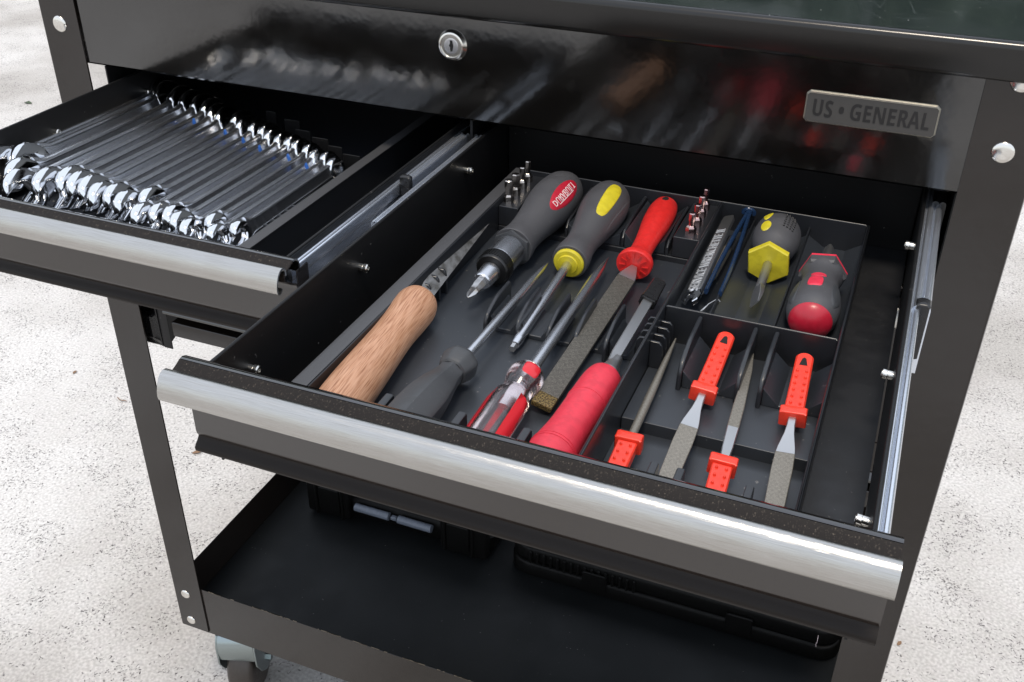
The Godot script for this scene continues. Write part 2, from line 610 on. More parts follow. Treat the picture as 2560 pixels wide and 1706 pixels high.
# lettering bent onto a turned surface: it reads along z, letter tops towards growing phi
func text_on(s: String, h: float, prof: Array, zc: float, phi: float, off: float, dirz := 1.0, sx := 1.0, sy := 1.0) -> ArrayMesh:
	var arr := text_mesh(s, h, 0.0003).get_mesh_arrays()
	var v: PackedVector3Array = arr[Mesh.ARRAY_VERTEX]
	var k := Geo.new()
	for i in v.size():
		var r0 := k.on(prof, zc, phi, 0.0).length()
		r0 = Vector2(k.on(prof, zc, phi, 0.0).x, k.on(prof, zc, phi, 0.0).y).length()
		v[i] = k.on(prof, zc + v[i].x * dirz, phi + v[i].y / r0 * dirz, off + v[i].z, sx, sy)
	arr[Mesh.ARRAY_VERTEX] = v
	var out := []
	out.resize(Mesh.ARRAY_MAX)
	out[Mesh.ARRAY_VERTEX] = v
	out[Mesh.ARRAY_INDEX] = arr[Mesh.ARRAY_INDEX]
	var st := SurfaceTool.new()
	var am := ArrayMesh.new()
	am.add_surface_from_arrays(Mesh.PRIMITIVE_TRIANGLES, out)
	st.create_from(am, 0)
	st.generate_normals()
	return st.commit()

# ------------------------------------------------------------------ cart
const LIP := [[-0.0042, -0.0085], [-0.0042, -0.003], [-0.003, -0.0007], [-0.0012, 0.0], [0.0006, -0.0002], [0.0035, -0.0017], [0.0072, -0.003], [0.0095, -0.0035]]
const FACE := [[0.0095, -0.0035], [0.0098, -0.0075], [0.0045, -0.0115], [-0.0005, -0.014], [-0.0017, -0.018], [-0.0017, -0.0415], [-0.0020, -0.0432], [-0.0028, -0.0448]]
const LOWER := [[-0.0028, -0.0449], [-0.0027, -0.0458], [-0.0014, -0.0474], [0.0005, -0.0491], [0.0014, -0.0503], [0.0013, -0.0513], [0.0003, -0.0519]]
const GRIP := [[0.0096, -0.0045], [0.0097, -0.0015], [0.0106, -0.0001], [0.0122, 0.0002], [0.0136, -0.0003], [0.0152, -0.0019], [0.0164, -0.0042], [0.0172, -0.0070], [0.0175, -0.0092], [0.0172, -0.0108], [0.0163, -0.0116], [0.0150, -0.0112], [0.0145, -0.0096]]

func moved(list: Array, z: float, y: float, k := 1.0) -> Array:
	var out := []
	for q in list:
		out.append(Vector2(q[0] * k + z, q[1] * k + y))
	return out

func screw_head(parent: Node, x: float, y: float, z: float, dir: float) -> void:
	var b := Basis(Vector3(0, 0, -dir), Vector3(0, 1, 0), Vector3(dir, 0, 0))
	obj("screw", g(Transform3D(b, Vector3(x, y, z))).lathe([[-0.001, 0.0024], [0.0022, 0.0024], [0.0024, 0.0023], [0.0026, 0.0027], [0.0046, 0.0027], [0.0052, 0.0021], [0.0052, 0.0013], [0.0035, 0.001], [0.0035, 0.0]], 16, 1, 1, 0, 35), M.rivet, parent)

# a drawer of the cart: box, front, handle, slides
func drawer(cart: Node3D, called: String, x0: float, x1: float, wl: float, wr: float, zl: float, back: float, label: String) -> Node3D:
	var top := 0.7757
	var wt := 0.771
	var fl := 0.7155
	var d := Node3D.new()
	d.name = called
	cart.add_child(d, true)
	d.set_meta("label", label)
	obj("drawer_floor", g().span(Vector3(wl + 0.001, fl, back + 0.001), Vector3(wr - 0.001, fl + 0.001, zl - 0.012)), M.drawer_floor, d)
	for s in 2:
		var x: float = wl if s == 0 else wr
		var e := 1.0 if s == 0 else -1.0
		# wall with a rolled rim
		var wall := g(Transform3D(SIDE, Vector3.ZERO))
		var q := g()
		q.span(Vector3(x, fl + 0.0002, back), Vector3(x - e * 0.0011, wt - 0.001, zl - 0.005))
		q.tube([Vector3(x - e * 0.001, wt - 0.0008, back), Vector3(x - e * 0.001, wt - 0.0008, zl - 0.006)], 0.0011, 10)
		obj("side_wall", q, M.inside, d)
	obj("back_wall", g().span(Vector3(wl + 0.0012, fl + 0.0012, back), Vector3(wr - 0.0012, wt - 0.004, back + 0.0011)), M.inside, d)
	obj("lip_crest", g().sheet(moved(LIP.slice(0, 5), zl, top), 0.0009, x0, x1, 60), M.gloss, d)
	obj("front_lip", g().sheet(moved(LIP.slice(4), zl, top), 0.0009, x0, x1), M.gritty, d)
	obj("front_panel", g().sheet(moved(FACE, zl, top), 0.0009, x0, x1, 50), M.lit_front_paint, d)
	obj("lower_lip", g().sheet(moved(LOWER, zl, top), 0.0009, x0, x1, 50), M.dulled_lip_paint, d)
	obj("handle", g().sheet(moved(GRIP, zl, top), 0.0012, x0 - 0.0004, x1 + 0.0004, 50), M.aluminium, d)
	return d

# channel profile of a ball-bearing slide, along z; e = side the open channel faces
func slide(parent: Node, called: String, x: float, wdt: float, y0: float, y1: float, z0: float, z1: float, e: float, m: Material) -> void:
	var ring := [[0.0, y0], [wdt * 0.8, y0], [wdt, y0 + 0.002], [wdt, y0 + 0.0055], [wdt * 0.8, y0 + 0.0065], [wdt * 0.55, y0 + 0.0045], [wdt * 0.3, y0 + 0.0055], [wdt * 0.3, y1 - 0.0075], [wdt * 0.55, y1 - 0.0065], [wdt * 0.8, y1 - 0.0085], [wdt, y1 - 0.0075]]
	var br := absf(wdt) / 4.0
	for b in 2:
		for k in 7:
			var a := PI * k / 6.0
			ring.append([wdt * (0.75 - 0.5 * b) + signf(wdt) * cos(a) * br * 0.98, y1 - br + sin(a) * br])
	var poly := PackedVector2Array()
	for q in ring:
		poly.append(Vector2(x + e * q[0], q[1]))
	obj(called, g().prism(poly, z0, z1, 0.0, 50), m, parent)

func build_cart() -> void:
	var c := thing("tool_cart", "black steel tool cart with two drawers pulled open", "tool cart")
	# legs: folded angle irons
	for s in 4:
		var right := s % 2 == 1
		var rear := s > 1
		var leg := g()
		var w := 0.0375
		var t := 0.0016
		var z := 0.0 if not rear else -DEPTH
		var zs := -1.0 if not rear else 1.0
		var xs := 1.0 if not right else -1.0
		var xo := 0.0 if not right else W
		var b := 0.0022
		var pl := PackedVector2Array()
		for q in [[b, 0], [w, 0], [w, t], [t + b * 0.5, t], [t, t + b * 0.5], [t, w], [0, w], [0, b], [b * 0.3, b * 0.3]]:
			pl.append(Vector2(xo + xs * q[0], z + zs * q[1]))
		leg.xf = Transform3D(LIE, Vector3.ZERO)
		leg.prism(pl, -0.8700, -0.1185, 0.0)
		var lo := obj("leg", leg, M.satin, c)
		if not rear:
			var rx: float = xo + xs * 0.0187
			rivet(lo, rx, 0.8120, 0.0)
			rivet(lo, rx, 0.8545, 0.0)
			rivet(lo, xo + xs * 0.0160, 0.1722, 0.0, 0.0058)
			rivet(lo, xo + xs * 0.0160, 0.1306, 0.0, 0.0058)
	# upper body
	var fp := obj("front_panel", g().sheet(V2([[-0.012, 0.7835], [-0.0042, 0.7822], [-0.003, 0.7832], [-0.003, 0.866]]), -0.001, 0.003, W - 0.003), M.gloss, c)
	var lock := obj("lock", g(at(0.3657, 0.834, -0.003)).lathe([[0.0, 0.0108], [0.0015, 0.0108], [0.0024, 0.0102], [0.0042, 0.0092], [0.0046, 0.0084], [0.0046, 0.0079], [0.0037, 0.0076], [0.0037, 0.0]], 40, 1, 1, 0, 30), M.rivet, c)
	obj("keyhole", g(at(0.3657, 0.834, 0.00075)).prism(P2([[-0.0008, -0.0036], [0.0009, -0.0036], [0.0007, -0.0012], [0.0017, 0.0], [0.0007, 0.001], [0.001, 0.0038], [-0.0009, 0.0038], [-0.0007, 0.0014], [-0.0016, 0.0004], [-0.0006, -0.0012]]), -0.0002, 0.0004), M.hole, lock)
	obj("lock_plug", g(at(0.3657, 0.834, 0.0003)).lathe([[0.0, 0.0052], [0.0006, 0.0052], [0.0007, 0.0048], [0.0007, 0.0]], 28, 1, 1, 0, 30), M.chrome_worn, lock)
	var bx0 := 0.6049
	var bx1 := 0.6826
	var by0 := 0.8142
	var by1 := 0.8344
	var e := 0.0022
	var plq := P2([[bx0 + e, by0], [bx1 - e, by0], [bx1, by0 + e], [bx1, by1 - e], [bx1 - e, by1], [bx0 + e, by1], [bx0, by1 - e], [bx0, by0 + e]])
	var np := obj("nameplate", g(at(0, 0, -0.003)).prism(plq, 0.0, 0.0022, 0.0008), M.plate_edge, c)
	var i2 := 0.0009
	obj("plate_face", g(at(0, 0, -0.003)).prism(P2([[bx0 + e, by0 + i2], [bx1 - e, by0 + i2], [bx1 - i2, by0 + e], [bx1 - i2, by1 - e - 0.0006], [bx1 - e, by1 - i2 - 0.0008], [bx0 + e, by1 - i2 - 0.0008], [bx0 + i2, by1 - e - 0.0006], [bx0 + i2, by0 + e]]), 0.0021, 0.0024, 0.0), M.plate, np)
	obj("lettering", text_mesh("US • GENERAL", 0.0102, 0.0002, "Droid Sans", true), M.plate_ink, np, Transform3D(Basis.IDENTITY.scaled(Vector3(0.74, 1, 1)), Vector3((bx0 + bx1) / 2, 0.8238, -0.0005)))
	# lid: rounded sheet with a folded flange
	var lid := []
	for q in [[-DEPTH - 0.004, 0.862], [-DEPTH - 0.004, 0.872]]:
		lid.append(Vector2(q[0], q[1]))
	for k in 6:
		var a := PI - k * PI / 10.0
		lid.append(Vector2(-DEPTH + 0.0005 + cos(a) * 0.0045, 0.8715 + sin(a) * 0.0045))
	lid.append(Vector2(0.0030, 0.8760))
	obj("lid", g().sheet(lid, 0.0012, -0.006, W + 0.006, 40), M.lid_mix, c)
	obj("lid_flange", g().sheet(V2([[0.0031, 0.8760], [0.0045, 0.87575], [0.0056, 0.8751], [0.0064, 0.8741], [0.0067, 0.8728], [0.0067, 0.8580], [0.0062, 0.8564], [0.0050, 0.8557], [0.0010, 0.8556]]), 0.0010, -0.0060, W + 0.0060, 50), M.dulled_flange_paint, c)
	for s in 2:
		var x := 0.053 if s == 0 else W - 0.0375
		var sd := g(Transform3D(SIDE, Vector3(x, 0, 0)))
		sd.prism(P2([[-0.392, 0.7810], [-0.392, 0.52], [-0.03, 0.52], [-0.022, 0.512], [-0.012, 0.508], [-0.004, 0.512], [-0.0035, 0.53], [-0.0035, 0.7810]]), -0.0006, 0.0006)
		obj("side_panel", sd, M.inside, c)
		obj("side_flange", g().span(Vector3(x + (0.001 if s == 0 else -0.001), 0.5105, -0.006), Vector3(x + (0.011 if s == 0 else -0.006), 0.7215, -0.0045), 0.0006), M.inside, c)
	for s in 2:
		var x := 0.0022 if s == 0 else W - 0.0034
		obj("lower_side_panel", g().span(Vector3(x, 0.5050, -0.397), Vector3(x + 0.0012, 0.7000, -0.0025)), M.inside, c)
	obj("bracket", g(Transform3D(SIDE, Vector3(0.019, 0, 0))).prism(P2([[-0.046, 0.531], [-0.019, 0.531], [-0.019, 0.507], [-0.026, 0.500], [-0.031, 0.4905], [-0.041, 0.4905], [-0.046, 0.498]]), -0.012, 0.012, 0.002), M.black_plastic, c)
	obj("upper_side_panel", g().span(Vector3(W - 0.0035, 0.7815, -0.392), Vector3(W - 0.0023, 0.8550, -0.039)), M.inside, c)
	obj("upper_side_panel", g().span(Vector3(0.0023, 0.7815, -0.392), Vector3(0.0035, 0.8550, -0.039)), M.inside, c)
	obj("back_panel", g().span(Vector3(0.04, 0.515, -0.3945), Vector3(W - 0.04, 0.8550, -0.3935)), M.inside, c)
	obj("top_pan", g().span(Vector3(0.004, 0.7840, -0.392), Vector3(W - 0.004, 0.7850, -0.012)), M.inside, c)
	obj("drawer_divider", g().span(Vector3(0.3752, 0.7085, -0.391), Vector3(0.3770, 0.7825, -0.008)), M.inside, c)
	obj("middle_rail", g().span(Vector3(0.0545, 0.7080, -0.0100), Vector3(0.7015, 0.7120, -0.004), 0.0008), M.satin, c)
	# a closed wide drawer under the open ones, and the rail below it
	var cd := obj("closed_drawer", g().sheet(moved(FACE, 0.0, 0.6060, 1.0).slice(4) , 0.0009, 0.0665, 0.6990, 50), M.satin, c)
	obj("lower_lip", g().sheet(moved(LOWER, 0.0, 0.6060), 0.0009, 0.0665, 0.6990, 50), M.gloss, cd)
	obj("closed_drawer_face", g().sheet(V2([[-0.0017, 0.566], [-0.0017, 0.690], [0.0005, 0.6935], [0.0095, 0.7010]]), 0.0009, 0.0665, 0.6990, 50), M.satin, cd)
	obj("handle", g().sheet(moved(GRIP, 0.0, 0.7045), 0.0012, 0.0665, 0.6990, 50), M.aluminium, cd)
	obj("front_lip", g().sheet(moved(LIP, 0.0, 0.7045), 0.0009, 0.0665, 0.6990), M.gritty, cd)
	obj("bottom_rail", g().span(Vector3(0.0685, 0.5265, -0.018), Vector3(0.7000, 0.5425, -0.0035), 0.0012), M.satin, c)
	obj("cabinet_floor", g().span(Vector3(0.0545, 0.5400, -0.392), Vector3(0.7015, 0.5410, -0.0185)), M.inside, c)
	# bottom shelf: an open tray
	var sh := Node3D.new()
	sh.name = "bottom_shelf"
	c.add_child(sh, true)
	obj("shelf_floor", g().span(Vector3(0.003, 0.1345, -0.397), Vector3(W - 0.003, 0.1360, -0.003)), M.shelf, sh)
	for s in 2:
		var z := -0.0018 if s == 0 else -DEPTH + 0.0018
		obj("shelf_side", g().span(Vector3(0.0022, 0.1160, z - 0.0008), Vector3(W - 0.0022, 0.1860, z), 0.0004), M.satin, sh)
	for s in 2:
		var x := 0.0018 if s == 0 else W - 0.0030
		obj("shelf_side", g().span(Vector3(x, 0.1160, -DEPTH + 0.0028), Vector3(x + 0.0010, 0.1860, -0.0028), 0.0004), M.satin, sh)
	# paint rubbed thin along the front edges
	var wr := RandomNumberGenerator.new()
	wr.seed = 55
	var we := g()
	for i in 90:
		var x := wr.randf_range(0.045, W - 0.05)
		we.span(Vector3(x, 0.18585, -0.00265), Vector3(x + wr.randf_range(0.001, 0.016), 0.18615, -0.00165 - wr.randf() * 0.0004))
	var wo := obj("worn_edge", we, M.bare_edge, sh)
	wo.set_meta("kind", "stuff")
	for s in 4:
		caster(c, 0.057 if s % 2 == 0 else W - 0.057, -0.036 if s < 2 else -DEPTH + 0.045, [18.0, 25.0, -30.0, 12.0][s], s < 2)
	# the two open drawers
	var d := drawer(c, "wrench_drawer", 0.0480, 0.3728, 0.0655, 0.3600, 0.2213, -0.150, "left drawer, pulled half out, full of wrenches")
	for z in [0.185, 0.075, -0.030]:
		screw_head(d, 0.0655, 0.754, z, 1.0)
	slide(d, "slide_rail", 0.3602, 0.0052, 0.7300, 0.7655, -0.140, 0.2140, 1.0, M.zinc)
	slide(c, "slide_channel", 0.3748, -0.0078, 0.7270, 0.7695, -0.380, -0.0085, 1.0, M.dark_steel)
	slide(d, "middle_slide", 0.3722, -0.0062, 0.7290, 0.7680, -0.270, 0.0840, 1.0, M.zinc)
	slide(d, "slide_rail", 0.0643, 0.0052, 0.7300, 0.7655, -0.140, 0.2140, -1.0, M.zinc)
	obj("slide_clip", g().span(Vector3(0.3655, 0.7560, 0.0800), Vector3(0.3735, 0.7715, 0.0850), 0.0012), M.black_plastic, d)
	obj("corner_edge", g().span(Vector3(0.3718, 0.7265, 0.2080), Vector3(0.3728, 0.7690, 0.2195), 0.0004), M.satin, d)
	d = drawer(c, "tool_drawer", 0.3778, 0.6958, 0.3877, 0.6848, 0.3247, -0.050, "right drawer, pulled far out, with an organizer of hand tools")
	for z in [0.2895, 0.1781, 0.0291]:
		screw_head(d, 0.3880, 0.7515 + (0.2895 - z) * 0.025, z, 1.0)
	for z in [0.2830, 0.1735, 0.0330]:
		screw_head(d, 0.6845, 0.7474 + (0.285 - z) * 0.045, z, -1.0)
	slide(d, "slide_rail", 0.3863, 0.0040, 0.7300, 0.7655, -0.040, 0.3160, -1.0, M.zinc)
	slide(d, "middle_slide", 0.3782, 0.0050, 0.7290, 0.7680, -0.200, 0.1460, 1.0, M.zinc)
	slide(c, "slide_channel", 0.3774, 0.0078, 0.7270, 0.7695, -0.380, -0.0090, 1.0, M.dark_steel)
	slide(d, "slide_rail", 0.6855, 0.0064, 0.7290, 0.7672, -0.040, 0.3175, 1.0, M.zinc)
	slide(d, "middle_slide", 0.6972, -0.0090, 0.7280, 0.7688, -0.200, 0.1265, 1.0, M.zinc)
	obj("slide_stop", g().span(Vector3(0.6893, 0.7360, 0.1180), Vector3(0.6968, 0.7700, 0.1272), 0.0012), M.black_plastic, d)
	slide(c, "slide_channel", 0.6990, -0.0085, 0.7260, 0.7705, -0.380, -0.0130, 1.0, M.dark_steel)

func caster(cart: Node3D, x: float, z: float, turn: float, brake: bool) -> void:
	var k := Node3D.new()
	k.name = "caster"
	cart.add_child(k, true)
	k.transform = Transform3D(Basis(Vector3.UP, deg_to_rad(turn)), Vector3(x, 0, z))
	obj("mounting_plate", g().span(Vector3(-0.025, 0.1265, -0.034), Vector3(0.025, 0.1340, 0.018), 0.001), M.caster_zinc, k)
	obj("swivel_ring", g(Transform3D(LIE, Vector3(0, 0.1265, 0))).lathe([[0.0, 0.022], [0.006, 0.026], [0.011, 0.024], [0.0125, 0.0]], 28), M.caster_zinc, k)
	# fork: bent strap with a curved crown and two cheeks
	var arch := []
	for q in [[0.0305, 0.076], [0.0325, 0.086], [0.0333, 0.096], [0.0322, 0.1030], [0.0295, 0.1085], [0.0255, 0.1125], [0.0200, 0.1152], [0.0120, 0.1163], [0.0, 0.1165], [-0.022, 0.1150], [-0.029, 0.106]]:
		arch.append(Vector2(q[0], q[1]))
	obj("fork_crown", g().sheet(arch, 0.0022, -0.021, 0.021, 60), M.caster_zinc, k)
	for s in [-1.0, 1.0]:
		obj("fork_cheek", g(Transform3D(SIDE, Vector3(s * 0.0222, 0, 0))).prism(P2([[0.0325, 0.070], [0.0335, 0.097], [0.0310, 0.106], [0.0270, 0.1125], [0.0200, 0.1155], [-0.022, 0.1155], [-0.032, 0.108], [-0.036, 0.094], [-0.036, 0.060], [-0.028, 0.040], [-0.012, 0.032], [0.006, 0.035], [0.022, 0.050]]), -0.0011, 0.0011, 0.0003), M.caster_zinc, k)
	var wb := Basis(Vector3(0, 0, -1), Vector3(0, 1, 0), Vector3(1, 0, 0))
	obj("wheel", g(Transform3D(wb, Vector3(0, 0.0455, -0.006))).lathe(smooth([[-0.0160, 0.028], [-0.0155, 0.039], [-0.011, 0.0440], [0.0, 0.0455], [0.011, 0.0440], [0.0155, 0.039], [0.0160, 0.028]], 3), 40), M.tyre, k)
	obj("axle", g(Transform3D(wb, Vector3(0, 0.0455, -0.006))).lathe([[-0.027, 0.0], [-0.027, 0.006], [0.027, 0.006], [0.027, 0.0]], 6), M.caster_zinc, k)
	if brake:
		obj("brake_pedal", g(Transform3D(LIE * Basis(Vector3(0, 1, 0), 0.25), Vector3(0.060, 0.078, 0.004))).prism(P2([[-0.014, -0.012], [0.006, -0.012], [0.013, -0.007], [0.0155, 0.0], [0.013, 0.007], [0.006, 0.012], [-0.014, 0.010]]), 0.0, 0.0016, 0.0004), M.caster_zinc, k)
		obj("brake_arm", g().tube([Vector3(0.022, 0.060, -0.014), Vector3(0.032, 0.070, -0.006), Vector3(0.048, 0.0765, 0.003)], 0.0035, 8), M.caster_zinc, k)

# ------------------------------------------------------------------ organizer in the right drawer
const TB := 0.7168      # underside of the organizer
const RIM := 0.7482

func fin(parent: Node, called: String, x: float, z0: float, z1: float, y0: float, y1: float, t := 0.0021, back_drop := 0.0) -> void:
	var d := z1 - z0
	var poly := P2([[z0, y0], [z1, y0], [z1 - 0.0006, y0 + (y1 - y0) * 0.45], [z1 - d * 0.10, y0 + (y1 - y0) * 0.74], [z1 - d * 0.26, y1 - 0.0022], [z1 - d * 0.45, y1 - 0.0004], [z1 - d * 0.6, y1], [z0 + 0.0012, y1], [z0, y1 - 0.0015 - back_drop]])
	obj(called, g(Transform3D(SIDE, Vector3(x, 0, 0))).prism(poly, -t / 2, t / 2, 0.0006, 45), M.tray, parent)

func saddle(parent: Node, x0: float, x1: float, z0: float, z1: float, y0: float, lo: float, hi: float) -> void:
	var m := (x0 + x1) / 2
	var w := (x1 - x0)
	obj("saddle", g().prism(P2([[x0, y0], [x1, y0], [x1, hi], [m + w * 0.2, lo], [m - w * 0.2, lo], [x0, hi]]), z0, z1, 0.0004, 20), M.tray_floor, parent)

func build_organizer() -> void:
	var t := thing("tool_organizer", "black plastic tool organizer tray with dividers in the right drawer", "tool tray")
	var x0 := 0.4185
	var x1 := 0.6572
	var z0 := -0.0116
	var z1 := 0.3060
	obj("rim", g().span(Vector3(0.4095, RIM - 0.0014, z0), Vector3(x0, RIM - 0.0002, z1), 0.0004), M.lit_tray_rim, t)
	obj("outer_wall", g().span(Vector3(x0, TB, z0), Vector3(x0 + 0.0018, RIM, z1), 0.0006), M.tray, t)
	obj("outer_wall", g().span(Vector3(x1 - 0.0018, TB, z0), Vector3(x1, RIM, z1), 0.0006), M.tray, t)
	obj("outer_wall", g().span(Vector3(x0 + 0.0019, TB, z0), Vector3(x1 - 0.0019, RIM, z0 + 0.0018), 0.0006), M.tray, t)
	obj("outer_wall", g().span(Vector3(x0 + 0.0019, TB, z1 - 0.0018), Vector3(x1 - 0.0019, RIM, z1), 0.0006), M.tray, t)
	var dv := 0.5604
	obj("divider", g().span(Vector3(dv - 0.0010, TB + 0.001, z0 + 0.0019), Vector3(dv + 0.0010, RIM - 0.0002, z1 - 0.0019), 0.0006), M.tray, t)
	var cz := 0.1405
	obj("cross_wall", g().span(Vector3(dv + 0.0011, TB + 0.001, cz - 0.0010), Vector3(x1 - 0.0019, RIM - 0.0004, cz + 0.0010), 0.0006), M.tray, t)
	# floors
	obj("tray_floor", g().span(Vector3(x0 + 0.0019, TB, 0.0480), Vector3(dv - 0.0011, 0.7262, z1 - 0.0019)), M.tray_floor, t)
	obj("back_step", g().span(Vector3(x0 + 0.0019, TB, z0 + 0.0019), Vector3(dv - 0.0011, 0.7300, 0.0478), 0.0006), M.tray, t)
	obj("tray_floor", g().span(Vector3(dv + 0.0011, TB, cz + 0.0011), Vector3(x1 - 0.0019, 0.7256, 0.2225), 0.0005), M.tray_floor, t)
	obj("tray_floor", g().span(Vector3(dv + 0.0011, TB, 0.2226), Vector3(x1 - 0.0019, 0.7186, z1 - 0.0019)), M.tray_floor, t)
	# holders for the small bits
	obj("bit_holder", g().span(Vector3(x0 + 0.0019, 0.7301, z0 + 0.0019), Vector3(0.4348, 0.7446, 0.0475), 0.0006), M.tray, t)
	obj("bit_holder", g().span(Vector3(0.5416, 0.7301, z0 + 0.0019), Vector3(dv - 0.0011, 0.7446, 0.0475), 0.0006), M.tray, t)
	# cradles under the handles at the back
	for x in [0.4690, 0.5080, 0.5105]:
		if x == 0.5105:
			continue
		fin(t, "cradle_fin", x, -0.0090, 0.0470, 0.7301, 0.7440)
	fin(t, "cradle_fin", 0.5380, -0.0090, 0.0470, 0.7301, 0.7415)
	saddle(t, 0.5095, 0.5365, -0.009, 0.0465, 0.7301, 0.7322, 0.7405)
	saddle(t, 0.4705, 0.5065, -0.009, 0.0465, 0.7301, 0.7318, 0.7395)
	# row of shaft rests across the middle
	var fx := [0.4665, 0.4857, 0.5043, 0.5202, 0.5376]
	for x in fx:
		fin(t, "rest_fin", x, 0.1400, 0.1785, 0.7263, 0.7432)
	for i in 4:
		saddle(t, fx[i] + 0.0011, fx[i + 1] - 0.0011, 0.1440, 0.1715, 0.7263, 0.7290, 0.7360)
	saddle(t, fx[4] + 0.0011, 0.5530, 0.1440, 0.1715, 0.7263, 0.7290, 0.7360)
	# combs on both sides of the divider and on the left wall
	for z in [0.1490, 0.1562, 0.1640, 0.1717]:
		fin_comb(t, dv + 0.0011, 0.5688, z, 0.7257)
		fin_comb(t, 0.5532, dv - 0.0011, z - 0.001, 0.7263)
	for z in [0.1420, 0.1520, 0.1630, 0.1725]:
		fin_comb(t, x0 + 0.0019, 0.4262, z, 0.7263)
	# file rests on the right
	for x in [0.5819, 0.6125, 0.6240]:
		fin(t, "rest_fin", x, cz + 0.0012, 0.1885, 0.7257, 0.7462, 0.0024)
	saddle(t, 0.5832, 0.6112, cz + 0.0060, 0.1850, 0.7257, 0.7275, 0.7360)
	saddle(t, 0.6253, x1 - 0.0019, cz + 0.0060, 0.1850, 0.7257, 0.7275, 0.7360)
	# short posts at the front
	for x in [0.4545, 0.4943, 0.5282]:
		fin(t, "post", x, 0.2680, z1 - 0.0020, 0.7263, 0.7410, 0.0042)
	for x in [0.5908, 0.6030, 0.6343]:
		fin(t, "post", x, 0.2680, z1 - 0.0020, 0.7187, 0.7400, 0.0038)
	obj("corner_block", g().span(Vector3(0.6475, 0.7187, 0.272), Vector3(x1 - 0.0019, 0.7265, z1 - 0.0020), 0.0012), M.tray, t)
	# troughs in the back right compartment
	for e in [[dv + 0.0011, 0.5835, 0.7285], [0.5845, 0.6195, 0.7278], [0.6205, x1 - 0.0019, 0.7278]]:
		var m: float = (e[0] + e[1]) / 2
		var w: float = e[1] - e[0]
		obj("trough", g().prism(P2([[e[0], TB], [e[1], TB], [e[1], 0.7345], [m + w * 0.2, e[2]], [m - w * 0.2, e[2]], [e[0], 0.7345]]), z0 + 0.0019, cz - 0.0011, 0.0, 20), M.tray_floor, t)
	obj("partition", g().span(Vector3(0.5836, 0.7280, z0 + 0.0019), Vector3(0.5844, 0.7400, cz - 0.0011)), M.tray, t)
	obj("partition", g().span(Vector3(0.6196, 0.7280, z0 + 0.0019), Vector3(0.6204, 0.7400, cz - 0.0011)), M.tray, t)

func fin_comb(t: Node, xa: float, xb: float, z: float, y0: float) -> void:
	var right := xb > 0.5604 or xb < 0.5
	var w := xb - xa
	var q := [[0.0, y0], [w, y0], [w, y0 + 0.010], [w * 0.92, y0 + 0.0145], [w * 0.7, y0 + 0.0165], [0.0, y0 + 0.0168]]
	var poly := PackedVector2Array()
	for v in q:
		poly.append(Vector2(xa + v[0] if right else xb - v[0], v[1]))
	obj("comb_fin", g(at(0, 0, z)).prism(poly, -0.0009, 0.0009, 0.0004, 45), M.tray, t)

